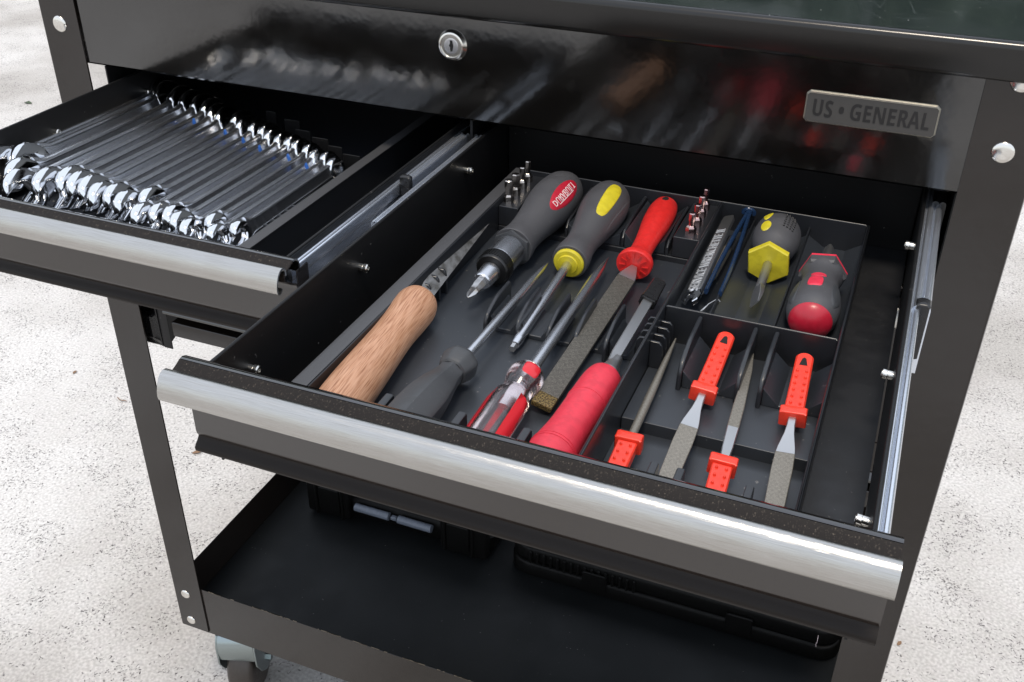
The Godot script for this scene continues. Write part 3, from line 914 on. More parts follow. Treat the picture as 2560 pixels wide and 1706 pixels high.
# ------------------------------------------------------------------ hand tools (local z runs along the tool)
func build_tools() -> void:
	var hex := TAU / 12.0
	# --- saw with a wooden handle
	var o := thing("hand_saw", "narrow saw with a turned pale wooden handle, leftmost tool in the organizer", "saw", aim(Vector3(0.4364, 0.7390, 0.3020), Vector3(0.4260, 0.7398, 0.1790)))
	var prof := smooth([[0.0, 0.0], [0.0008, 0.0085], [0.005, 0.0122], [0.02, 0.0130], [0.045, 0.0126], [0.072, 0.0116], [0.088, 0.0113], [0.104, 0.0121], [0.116, 0.0125], [0.121, 0.0118], [0.1243, 0.0098], [0.1255, 0.0]], 3)
	obj("handle", g().lathe(prof, 36, 1.0, 1.0, 0, 50), M.wood, o)
	obj("ferrule", g().lathe([[0.1245, 0.0], [0.1247, 0.0042], [0.1315, 0.0038], [0.1320, 0.0]], 20), M.zinc, o)
	var blade := []
	blade.append([-0.0045, 0.128])
	blade.append([-0.0050, 0.276])
	blade.append([-0.0030, 0.282])
	blade.append([0.0052, 0.272])
	for i in 47:
		blade.append([0.0052 if i % 2 == 0 else 0.0070, 0.270 - i * 0.0026])
	blade.append([0.0052, 0.140])
	blade.append([0.0030, 0.128])
	obj("saw_blade", g(Transform3D(Basis(Vector3(0, 0, 1), deg_to_rad(40.0)) * LIE, Vector3(0, 0, 0))).prism(P2(blade), -0.0006, 0.0006), M.saw_steel, o)
	# --- big ratchet screwdriver
	o = thing("ratchet_screwdriver", "large grey ratchet screwdriver with red oval label and chrome chuck", "screwdriver", aim(Vector3(0.4543, 0.7468, -0.0030), Vector3(0.4476, 0.7372, 0.1580)).scaled_local(Vector3(1, 1, 0.915)))
	prof = smooth([[0.0, 0.0], [0.0012, 0.0062], [0.005, 0.0107], [0.014, 0.0145], [0.030, 0.0163], [0.046, 0.0158], [0.062, 0.0138], [0.078, 0.0120], [0.092, 0.0116], [0.101, 0.0125], [0.107, 0.0131]], 4)
	prof.append([0.1075, 0.0128])
	prof.append([0.1078, 0.0])
	obj("handle", g().lathe(prof, 40, 1.0, 1.0, 0, 45), M.grey_rubber, o)
	obj("collar", g().lathe([[0.1079, 0.0], [0.1079, 0.0128], [0.1100, 0.0126], [0.1102, 0.0]], 6, 1, 1, hex), M.dark_rubber, o)
	var lab := obj("label", g().pad(prof, 0.0420, 0.0235, deg_to_rad(46), 0.46, 0.0004, 2.0), M.badge_red, o)
	obj("lettering", text_on("DURABUILT", 0.0044, prof, 0.0425, deg_to_rad(47), 0.0005, -1.0), M.white_print, lab)
	obj("print_rule", g().pad(prof, 0.0425, 0.0135, deg_to_rad(37), 0.016, 0.0006, 8.0), M.white_print, lab)
	obj("sleeve", g().lathe([[0.1103, 0.0], [0.1103, 0.0098], [0.1125, 0.0101], [0.1300, 0.0101], [0.1310, 0.0098], [0.1312, 0.0]], 32), M.chrome_worn, o)
	var kn := [[0.1313, 0.0]]
	kn.append_array([[0.1313, 0.0105], [0.1325, 0.0109], [0.1405, 0.0109], [0.1420, 0.0100], [0.1425, 0.0]])
	var ring := g().lathe(kn, 36)
	for i in 40:
		var a := TAU * i / 40.0
		ring.xf = Transform3D(Basis(Vector3(0, 0, 1), a), Vector3(cos(a) * 0.0109, sin(a) * 0.0109, 0.1365))
		ring.box(Vector3.ZERO, Vector3(0.0007, 0.0009, 0.0068))
	ring.xf = Transform3D.IDENTITY
	obj("knurled_ring", ring, M.dark_steel, o)
	obj("bit_socket", g().lathe([[0.1426, 0.0], [0.1426, 0.0064], [0.1560, 0.0058], [0.1572, 0.0050], [0.1573, 0.0]], 28), M.chrome_worn, o)
	var bt := g().lathe([[0.1574, 0.0], [0.1574, 0.0036], [0.1640, 0.0036], [0.1660, 0.0030], [0.1690, 0.0030]], 6)
	bt.lathe([[0.1685, 0.0], [0.1685, 0.0030], [0.1725, 0.0028], [0.1765, 0.0012], [0.1775, 0.0]], 4, 1.0, 0.42, 0)
	bt.lathe([[0.1685, 0.0], [0.1685, 0.0030], [0.1725, 0.0028], [0.1765, 0.0012], [0.1775, 0.0]], 4, 0.42, 1.0, 0)
	obj("cross_bit", bt, M.steel, o)
	# --- grey screwdriver with yellow inlay
	o = thing("yellow_tipped_screwdriver", "grey bulb-handled screwdriver with yellow inlay and round yellow collar", "screwdriver", aim(Vector3(0.4878, 0.7462, -0.0025), Vector3(0.4888, 0.7298, 0.1945)).scaled_local(Vector3(1, 1, 0.90)))
	prof = smooth([[0.0, 0.0], [0.001, 0.0058], [0.004, 0.0098], [0.012, 0.0136], [0.026, 0.0155], [0.042, 0.0150], [0.060, 0.0126], [0.076, 0.0105], [0.088, 0.0101], [0.097, 0.0112], [0.104, 0.0117], [0.1085, 0.0115]], 4)
	prof.append([0.1090, 0.0110])
	prof.append([0.1092, 0.0])
	obj("handle", g().lathe(prof, 40, 1.0, 1.0, 0, 45), M.grey_rubber, o)
	obj("inlay", g().pad(prof, 0.0390, 0.0235, deg_to_rad(66), 0.36, 0.0004, 3.2), M.yellow, o)
	obj("grip_pad", g().pad(prof, 0.0420, 0.0270, deg_to_rad(8), 0.30, 0.0003, 2.4), M.grey_rubber, o)
	obj("collar", g().lathe([[0.1093, 0.0], [0.1093, 0.0098], [0.1110, 0.0098], [0.1118, 0.0090], [0.1120, 0.0066], [0.1132, 0.0062], [0.1134, 0.0]], 32), M.yellow, o)
	var sh := g().lathe([[0.1130, 0.0], [0.1130, 0.0029], [0.2040, 0.0029], [0.2055, 0.0031], [0.2115, 0.0026], [0.2118, 0.0]], 20)
	obj("shaft", sh, M.chrome_worn, o)
	obj("tip", g().lathe([[0.2119, 0.0], [0.2119, 0.0021], [0.2160, 0.0020], [0.2162, 0.0]], 6), M.steel, o)
	# --- flat file with a red handle
	o = thing("flat_file", "flat dark file with plain red plastic handle, rusty at its front end", "file", aim(Vector3(0.5234, 0.7410, -0.0078), Vector3(0.5266, 0.7382, 0.0845)).scaled_local(Vector3(1, 1, 0.95)))
	prof = smooth([[0.0, 0.0], [0.0008, 0.0058], [0.004, 0.0085], [0.014, 0.0100], [0.034, 0.0099], [0.055, 0.0082], [0.072, 0.0074], [0.082, 0.0080], [0.088, 0.0104], [0.0915, 0.0118], [0.0950, 0.0120], [0.0968, 0.0114]], 4)
	prof.append([0.0972, 0.0])
	obj("handle", g().lathe(prof, 32, 0.96, 0.84, 0, 40), M.red, o)
	obj("hanging_hole", g().pad(prof, 0.0085, 0.0042, deg_to_rad(88), 0.26, 0.00012, 2.4, 0.96, 0.84), M.hole, o)
	var rib := g()
	for i in 12:
		var a := TAU * i / 12.0
		rib.xf = Transform3D(Basis(Vector3(0, 0, 1), a), Vector3(0, 0, 0.0976))
		rib.box(Vector3(0.0072, 0, 0), Vector3(0.0040, 0.0008, 0.0007))
	rib.xf = Transform3D.IDENTITY
	obj("collar_ribs", rib, M.red, o)
	var inv := o.transform.affine_inverse()
	var fb := Node3D.new()
	fb.name = "file_blade"
	o.add_child(fb, true)
	fb.transform = inv * aim(Vector3(0.5270, 0.7372, 0.0860), Vector3(0.5236, 0.7318, 0.2375), -14.0)
	obj("tang", g().loft([rect(0.0020, 0.0014, -0.001), rect(0.0034, 0.0015, 0.004), rect(0.0053, 0.0017, 0.0115), rect(0.0056, 0.0017, 0.0150)], 30), M.steel, fb)
	obj("toothed_face", g().box(Vector3(0, 0, 0.0790), Vector3(0.0114, 0.0036, 0.1278), 0.0003), M.file_coarse, fb)
	obj("rusty_end", g().box(Vector3(0, 0, 0.1477), Vector3(0.0113, 0.0035, 0.0094), 0.0004), M.rust_edge, fb)
	# --- black rubber awl
	o = thing("rubber_awl", "pointed steel awl with faceted dark rubber handle beside the wooden saw handle", "awl", aim(Vector3(0.4697, 0.7375, 0.3020), Vector3(0.4738, 0.7385, 0.2215), 0.0))
	obj("handle", faceted(smooth([[0.0, 0.0], [0.0005, 0.0095], [0.006, 0.0112], [0.022, 0.0117], [0.038, 0.0113], [0.050, 0.0095], [0.060, 0.0074], [0.066, 0.0070]], 4), 6, 0.30), M.dark_rubber, o)
	obj("collar", faceted(smooth([[0.0650, 0.0], [0.0655, 0.0070], [0.0680, 0.0086], [0.0740, 0.0099], [0.0775, 0.0094], [0.0800, 0.0066], [0.0803, 0.0]], 3), 8, 0.2), M.dark_rubber, o)
	obj("shaft", g(inv_of(o) * aim(Vector3(0.4739, 0.7385, 0.2225), Vector3(0.4758, 0.7372, 0.0990))).lathe([[0.0, 0.0], [0.0, 0.0027], [0.082, 0.0026], [0.096, 0.0025], [0.112, 0.0018], [0.1236, 0.0003], [0.1240, 0.0]], 18), M.chrome_worn, o)
	# --- clear-handled driver
	o = thing("clear_handled_awl", "pointed driver with clear and red striped acrylic handle", "awl", aim(Vector3(0.5118, 0.7378, 0.3020), Vector3(0.5103, 0.7385, 0.2165), 0.0))
	var rings := []
	for q in [[0.0, 0.6], [0.001, 0.92], [0.004, 1.0], [0.045, 1.0], [0.0535, 0.98], [0.0570, 0.82], [0.0590, 0.78]]:
		var r := PackedVector3Array()
		for i in 48:
			var a := TAU * i / 48.0
			var rr: float = 0.0102 * q[1] * (1.0 + 0.035 * cos(6.0 * a))
			r.append(Vector3(cos(a) * rr, sin(a) * rr, q[0]))
		rings.append(r)
	for q in [[0.0600, 0.0077], [0.0610, 0.0071], [0.0620, 0.0078], [0.0630, 0.0072], [0.0640, 0.0079], [0.0650, 0.0073], [0.0665, 0.0085], [0.0720, 0.0096], [0.0770, 0.0096], [0.0800, 0.0084], [0.0803, 0.004]]:
		var r := PackedVector3Array()
		for i in 48:
			var a := TAU * i / 48.0
			r.append(Vector3(cos(a) * q[1], sin(a) * q[1], q[0]))
		rings.append(r)
	obj("handle", g().loft(rings, 35), M.acrylic, o)
	var hp := [[0.0, 0.0094], [0.0535, 0.0094], [0.0570, 0.0080]]
	for k in 3:
		var a := deg_to_rad(30.0 + 120.0 * k)
		var stripe := g()
		var cs := []
		for q in [[0.003, 1.0], [0.046, 1.0], [0.0525, 0.93]]:
			var r := PackedVector3Array()
			for e in [[-0.36, 0.0086], [-0.36, 0.01035], [0.0, 0.0108], [0.36, 0.01035], [0.36, 0.0086], [0.0, 0.0084]]:
				var f: float = e[1] * q[1]
				r.append(Vector3(cos(a + e[0]) * f, sin(a + e[0]) * f, q[0]))
			cs.append(r)
		obj("red_stripe", stripe.loft(cs, 40), M.acrylic_red, o)
	obj("red_cap_patch", g().pad([[0.066, 0.0086], [0.072, 0.0097], [0.077, 0.0097], [0.0803, 0.0084]], 0.0735, 0.0050, deg_to_rad(118), 0.5, 0.0002, 4.0), M.acrylic_red, o)
	obj("shaft", g(inv_of(o) * aim(Vector3(0.5109, 0.7380, 0.2600), Vector3(0.5088, 0.7378, 0.0790))).lathe([[0.0, 0.0], [0.0, 0.0033], [0.130, 0.0032], [0.150, 0.0030], [0.166, 0.0021], [0.1806, 0.0003], [0.1812, 0.0]], 20), M.chrome_worn, o)
	# --- pink-handled chisel
	o = thing("wood_chisel", "pink-handled wood chisel with a black guard on its blade tip", "chisel", aim(Vector3(0.5438, 0.7388, 0.3030), Vector3(0.5480, 0.7385, 0.2090), 0.0))
	prof = smooth([[0.0, 0.0], [0.0006, 0.0098], [0.004, 0.0117], [0.016, 0.0118], [0.026, 0.0114], [0.040, 0.0103], [0.056, 0.0101], [0.074, 0.0103], [0.086, 0.0101], [0.0925, 0.0090], [0.0953, 0.0062]], 4)
	prof.append([0.0956, 0.0])
	obj("handle", g().lathe(prof, 36, 1, 1, 0, 45), M.pink, o)
	for z in [0.0225, 0.0245, 0.0660]:
		var rr := g().on(prof, z, 0.0, 0.0).x
		obj("grip_ring", g(at(0, 0, z)).lathe([[-0.0006, rr - 0.0004], [0.0, rr + 0.00035], [0.0006, rr - 0.0004]], 36, 1, 1, 0, 80), M.pink, o)
	obj("bolster", g().lathe(smooth([[0.0950, 0.0], [0.0952, 0.0058], [0.101, 0.0050], [0.107, 0.0036], [0.113, 0.0027], [0.1135, 0.0]], 3), 20, 1.0, 0.9), M.steel, o)
	var cb := inv_of(o) * aim(Vector3(0.5472, 0.7388, 0.1920), Vector3(0.5475, 0.7392, 0.1000), 18.0)
	obj("blade", g(cb).loft([rect(0.0024, 0.0024, -0.004), rect(0.0030, 0.0020, 0.004), rect(0.0031, 0.0017, 0.070), rect(0.0031, 0.0002, 0.0765)], 20), M.steel, o)
	obj("blade_guard", g(cb).loft([rect(0.0044, 0.0030, 0.0640), rect(0.0046, 0.0032, 0.0650), rect(0.0046, 0.0030, 0.0720), rect(0.0042, 0.0026, 0.0890), rect(0.0030, 0.0020, 0.0920)], 30), M.black_plastic, o)
	obj("guard_band", g(cb).loft([rect(0.0050, 0.0035, 0.0655), rect(0.0050, 0.0035, 0.0685)], 30), M.black_plastic, o)
	# --- chrome ignition wrench with raised words
	o = thing("small_chrome_wrench", "slim chrome wrench with raised lettering leaning on the divider", "wrench", aim(Vector3(0.5690, 0.7440, 0.0040), Vector3(0.5696, 0.7385, 0.1200), 20.0).scaled_local(Vector3(1, 1, 0.96)))
	obj("shank", g().loft([rect(0.0030, 0.0015, 0.0), rect(0.0037, 0.0017, 0.003), rect(0.0037, 0.0017, 0.0220), rect(0.0043, 0.0019, 0.0260), rect(0.0045, 0.0019, 0.1000), rect(0.0040, 0.0018, 0.1040)], 30), M.steel, o)
	obj("jaw", g(Transform3D(LIE, Vector3(0, 0.0016, 0.1035))).prism(P2([[-0.0036, -0.001], [0.0036, -0.001], [0.0056, 0.006], [0.0050, 0.013], [0.0024, 0.016], [0.0021, 0.008], [-0.0012, 0.0066], [-0.0022, 0.0105], [-0.0024, 0.0155], [-0.0050, 0.012], [-0.0055, 0.006]]), 0.0, 0.0032, 0.0005), M.chrome, o)
	obj("lettering", text_mesh("SERVICE WRENCHETTE II", 0.0056, 0.0006), M.bright_steel, o, Transform3D(Basis(Vector3(0, 0, -1), Vector3(-1, 0, 0), Vector3(0, 1, 0)) * Basis.IDENTITY.scaled(Vector3(0.98, 1.0, 1.0)), Vector3(-0.0002, 0.0019, 0.0640)))
	# --- knurled scribe
	o = thing("knurled_scribe", "thin steel scribe with knurled grip between chrome wrench and blue clip", "scribe", aim(Vector3(0.5757, 0.7385, 0.0240), Vector3(0.5735, 0.7360, 0.1000)))
	var ks := g().lathe([[0.0, 0.0], [0.0, 0.0022], [0.014, 0.0024], [0.015, 0.0026], [0.053, 0.0026], [0.054, 0.0023], [0.072, 0.0012], [0.0765, 0.0]], 16)
	obj("grip", ks, M.steel, o)
	obj("knurling", g().lathe([[0.0155, 0.0], [0.0155, 0.0030], [0.0525, 0.0030], [0.0525, 0.0]], 24), M.file_fine, o)
	# --- blue tweezers
	o = thing("blue_tweezers", "dark blue tweezers with long parallel arms beside the chrome wrench", "tweezers", aim(Vector3(0.5798, 0.7455, -0.0065), Vector3(0.5805, 0.7400, 0.1160)))
	for s in [-1.0, 1.0]:
		var path := []
		for i in 9:
			var q := i / 8.0
			path.append(Vector3(s * (0.0006 + 0.0036 * sin(q * PI * 0.55)), 0.0, q * 0.110))
		var pr_ := g()
		pr_.tube(path, 0.0014, 8, 50, 1.5)
		obj("arm", pr_, M.navy, o)
	var bend := []
	for i in 9:
		var a := PI + PI * i / 8.0
		bend.append(Vector3(cos(a) * 0.0036, 0.0, sin(a) * 0.0036 + 0.0010))
	obj("bend", g().tube(bend, 0.0014, 8, 50, 1.5), M.navy, o)
	# --- loose wires
	for i in 3:
		var w := g()
		var b0 := Vector3(0.5752 + i * 0.0014, 0.7320 + i * 0.0012, 0.1190 - i * 0.002)
		w.tube([b0, b0 + Vector3(0.002, 0.0022, -0.004), b0 + Vector3(0.0048 + i * 0.0006, 0.0038, -0.0095), b0 + Vector3(0.0075, 0.0040 - i * 0.0008, -0.0150 + i * 0.003)], 0.00045, 6)
		tag(obj("wire_pin", w, M.steel), ["bent steel wire pin lowest against the cross wall", "bent steel wire pin lying between two others near blue tweezers", "bent steel wire pin resting on top of the other two"][i], "pin", "loose wire pins by the cross wall")
	# --- stubby screwdrivers
	o = thing("yellow_stubby_screwdriver", "stubby flat screwdriver with yellow hexagonal collar and black grip", "screwdriver", aim(Vector3(0.6030, 0.7452, 0.0060), Vector3(0.6052, 0.7395, 0.1060)).scaled_local(Vector3(1, 1, 0.96)))
	prof = smooth([[0.0, 0.0], [0.0008, 0.0068], [0.004, 0.0112], [0.012, 0.0144], [0.022, 0.0148], [0.033, 0.0128], [0.041, 0.0096], [0.0455, 0.0095], [0.0490, 0.0115]], 4)
	prof.append([0.0494, 0.0])
	obj("handle", g().lathe(prof, 36, 1, 1, 0, 45), M.grey_rubber, o)
	obj("collar", g().lathe([[0.0492, 0.0], [0.0492, 0.0132], [0.0500, 0.0140], [0.0535, 0.0140], [0.0543, 0.0132], [0.0545, 0.0]], 6, 1, 1, hex + 0.1, 25), M.yellow, o)
	obj("inlay", g().pad(prof, 0.0120, 0.0085, deg_to_rad(122), 0.24, 0.0004, 1.6), M.yellow, o)
	obj("inlay", g().pad(prof, 0.0270, 0.0055, deg_to_rad(120), 0.27, 0.0004, 2.0), M.yellow, o)
	var dots := g()
	for i in 8:
		for j in 4:
			var z := 0.008 + i * 0.0026
			var ph := deg_to_rad(62.0) + (j - 1.5) * 0.15
			dots.xf = at(0, 0, 0)
			dots.xf = Transform3D(Basis.IDENTITY, dots.on(prof, z, ph, 0.0001))
			dots.box(Vector3.ZERO, Vector3(0.0012, 0.0012, 0.0012), 0.0003)
	dots.xf = Transform3D.IDENTITY
	obj("grip_dots", dots, M.black_plastic, o)
	obj("shaft", g().lathe([[0.0546, 0.0], [0.0546, 0.0027], [0.0800, 0.0027], [0.0830, 0.0026], [0.0832, 0.0]], 16), M.steel, o)
	obj("flat_tip", g(Transform3D(Basis(Vector3(0, 0, 1), 0.9), Vector3.ZERO)).loft([rect(0.0025, 0.0020, 0.0825), rect(0.0036, 0.0017, 0.0900), rect(0.0038, 0.0012, 0.0960), rect(0.0034, 0.0005, 0.1040)], 30), M.steel, o)
	o = thing("red_stubby_screwdriver", "stubby screwdriver with red end cap and red-edged hexagonal collar", "screwdriver", aim(Vector3(0.6383, 0.7422, 0.1240), Vector3(0.6371, 0.7440, 0.0510)))
	prof = smooth([[0.0, 0.0], [0.0008, 0.0062], [0.004, 0.0104], [0.012, 0.0140], [0.022, 0.0147], [0.033, 0.0134], [0.043, 0.0113], [0.0495, 0.0106], [0.0550, 0.0112], [0.0600, 0.0126]], 4)
	prof.append([0.0604, 0.0])
	obj("handle", g().lathe(prof, 36, 1, 1, 0, 45), M.grey_rubber, o)
	obj("end_cap", g().lathe([[-0.0006, 0.0], [0.0002, 0.0064], [0.0034, 0.0106], [0.0060, 0.0121], [0.0066, 0.0119]], 36, 1, 1, 0, 60), M.badge_red, o)
	obj("hexagon", g().lathe([[0.0575, 0.0], [0.0575, 0.0126], [0.0590, 0.0138], [0.0640, 0.0140], [0.0642, 0.0]], 6, 1, 1, hex * 2.0 - 0.12, 25), M.grey_rubber, o)
	obj("collar", g().lathe([[0.0641, 0.0], [0.0641, 0.0141], [0.0660, 0.0141], [0.0668, 0.0132], [0.0670, 0.0]], 6, 1, 1, hex * 2.0 - 0.12, 25), M.coral, o)
	lab = obj("label", g().pad(prof, 0.0290, 0.0078, deg_to_rad(82), 0.33, 0.0005, 4.0), M.coral, o)
	obj("label", g().pad(prof, 0.0400, 0.0030, deg_to_rad(84), 0.42, 0.0005, 2.2), M.coral, o)
	for s in [30.0, 140.0]:
		obj("grip_pad", g().pad(prof, 0.0240, 0.0150, deg_to_rad(s), 0.32, 0.0004, 2.0), M.dark_rubber, o)
	obj("shaft", g().lathe([[0.0671, 0.0], [0.0671, 0.0030], [0.0960, 0.0030], [0.1020, 0.0012], [0.1030, 0.0]], 16), M.steel, o)
	# --- needle files
	var fl := [
		["round needle file with orange red handle at the front, beside the divider", Vector3(0.5737, 0.7290, 0.3000), Vector3(0.5706, 0.7330, 0.1490), 0, 0.0555],
		["wide flat needle file, blade towards the front, orange red handle in the left file rest", Vector3(0.5977, 0.7380, 0.1440), Vector3(0.5964, 0.7278, 0.2850), 1, 0.0570],
		["tapered needle file pointing backwards, orange red handle at the front between two posts", Vector3(0.6208, 0.7290, 0.3000), Vector3(0.6137, 0.7330, 0.1490), 2, 0.0555],
		["flat needle file nearest the right wall of the organizer, orange red handle at the back", Vector3(0.6409, 0.7378, 0.1490), Vector3(0.6465, 0.7272, 0.2850), 1, 0.0545]]
	for e in fl:
		var a: Vector3 = e[1]
		var b: Vector3 = e[2]
		o = thing("needle_file", e[0], "needle file", aim(a, b, [0.0, -6.0, 4.0, 3.0][fl.find(e)]), "needle files with orange red handles")
		var hl: float = e[4]
		var L := a.distance_to(b)
		# handle: flat bar with rounded end and a slot for hanging, square collar
		var hw := 0.0046
		var outl := []
		for i in 13:
			var t := PI + PI * i / 12.0
			outl.append([cos(t) * hw, 0.0046 + sin(t) * hw])
		outl.append_array([[hw * 1.06, hl - 0.006], [-hw * 1.06, hl - 0.006]])
		obj("handle", g(Transform3D(LIE, Vector3.ZERO)).prism(P2(outl), -0.0032, 0.0032, 0.0009, 35), M.orange_red, o)
		obj("hanging_slot", g(Transform3D(LIE, Vector3.ZERO)).prism(P2([[-0.0021, 0.0120], [0.0021, 0.0120], [0.0010, 0.0062], [0.0, 0.0050], [-0.0010, 0.0062]]), -0.00335, 0.00335), M.hole, o)
		obj("collar", g().box(Vector3(0, 0, hl - 0.0030), Vector3(0.0134, 0.0094, 0.0062), 0.0008), M.orange_red, o)
		for i in 6:
			for s in [-1.0, 1.0]:
				obj("stud", g(Transform3D(LIE, Vector3(s * 0.0023, 0.0031, 0.0175 + i * (hl - 0.027) / 5.0))).lathe([[-0.0012, 0.0], [-0.0010, 0.0006], [0.0004, 0.0010]], 8, 1, 1, 0, 80), M.orange_red, o)
		var z0 := hl + 0.0001
		if e[3] == 0:
			obj("blade", g().lathe([[z0, 0.0], [z0, 0.0022], [L * 0.62, 0.0022], [L * 0.85, 0.0016], [L - 0.001, 0.0004], [L, 0.0]], 18), M.file_fine, o)
		elif e[3] == 1:
			obj("neck", g().loft([rect(0.0021, 0.0021, z0), rect(0.0021, 0.0020, z0 + 0.006), rect(0.0026, 0.0014, z0 + 0.012), rect(0.0042, 0.0011, z0 + 0.022), rect(0.0046, 0.0011, z0 + 0.026)], 35), M.steel, o)
			obj("blade", g().loft([rect(0.0046, 0.0011, z0 + 0.0261), rect(0.0049, 0.0011, z0 + 0.038), rect(0.0045, 0.0010, z0 + 0.062), rect(0.0032, 0.0009, L)], 20), M.file_fine, o)
		else:
			obj("neck", g().loft([rect(0.0021, 0.0020, z0), rect(0.0026, 0.0017, z0 + 0.009), rect(0.0029, 0.0016, z0 + 0.026)], 35), M.steel, o)
			obj("blade", g().loft([rect(0.0029, 0.0016, z0 + 0.0261), rect(0.0029, 0.0016, L * 0.66), rect(0.0019, 0.0012, L * 0.88), rect(0.0003, 0.0003, L)], 20), M.file_fine, o)
	# --- bits standing in their holders
	for s in 2:
		for i in 4:
			var x: float = [[0.4250, 0.4245, 0.4243, 0.4238], [0.5512, 0.5515, 0.5511, 0.5508]][s][i]
			var z: float = [[0.0400, 0.0265, 0.0135, 0.0015], [0.0400, 0.0260, 0.0115, -0.0010]][s][i]
			var where: String = ["nearest the front", "second from the front", "third from the front", "farthest back"][i]
			var lbl: String = ("dark steel screwdriver bit standing in left bit holder, " if s == 0 else "reddish steel screwdriver bit standing in right bit holder, ") + where
			var o2 := thing("screwdriver_bit", lbl, "screwdriver bit", at(x, 0.7446, z), "bits in the left holder" if s == 0 else "bits in the right holder")
			var mm: Material = M.bit_steel if s == 0 else M.bit_steel_red
			var up := Transform3D(Basis(Vector3(1, 0, 0), Vector3(0, 0, -1), Vector3(0, 1, 0)), Vector3.ZERO)
			var tall: float = [[0.0165, 0.0155, 0.0155, 0.0155], [0.0150, 0.0150, 0.0150, 0.0150]][s][i]
			obj("hex_shank", g(up).lathe([[0.0, 0.0], [0.0, 0.0035], [0.0042, 0.0035], [0.0056, 0.0028], [0.0064, 0.0019], [0.0064, 0.0]], 6, 1, 1, 0.3, 25), mm, o2)
			var tr: float = [[0.0030, 0.0030, 0.0020, 0.0021], [0.0022, 0.0022, 0.0023, 0.0020]][s][i]
			obj("tip", g(up).lathe([[0.0063, 0.0], [0.0063, tr * 0.85], [tall * 0.55, tr * 0.8], [tall * 0.68, tr], [tall - 0.0006, tr], [tall, tr * 0.8], [tall, 0.0]], 12 if i % 2 == 0 else 6, 1, 1, 0, 25), mm, o2)

# turned body whose round is flattened into n soft facets
func faceted(prof: Array, n: int, phase: float) -> Geo:
	var rings := []
	for q in prof:
		var r := PackedVector3Array()
		for i in 48:
			var a := TAU * i / 48.0
			var w := fposmod(a + phase, TAU / n) - PI / n
			var f := lerpf(1.0, cos(PI / n) / cos(w) * 1.06, 0.75)
			r.append(Vector3(cos(a) * q[1] * f, sin(a) * q[1] * f, q[0]))
		rings.append(r)
	return g().loft(rings, 24)

func inv_of(o: Node3D) -> Transform3D:
	return o.transform.affine_inverse()

func rect(hx: float, hy: float, z: float) -> PackedVector3Array:
	var c := minf(hx, hy) * 0.25
	return PackedVector3Array([Vector3(hx, -hy + c, z), Vector3(hx, hy - c, z), Vector3(hx - c, hy, z), Vector3(-hx + c, hy, z), Vector3(-hx, hy - c, z), Vector3(-hx, -hy + c, z), Vector3(-hx + c, -hy, z), Vector3(hx - c, -hy, z)])

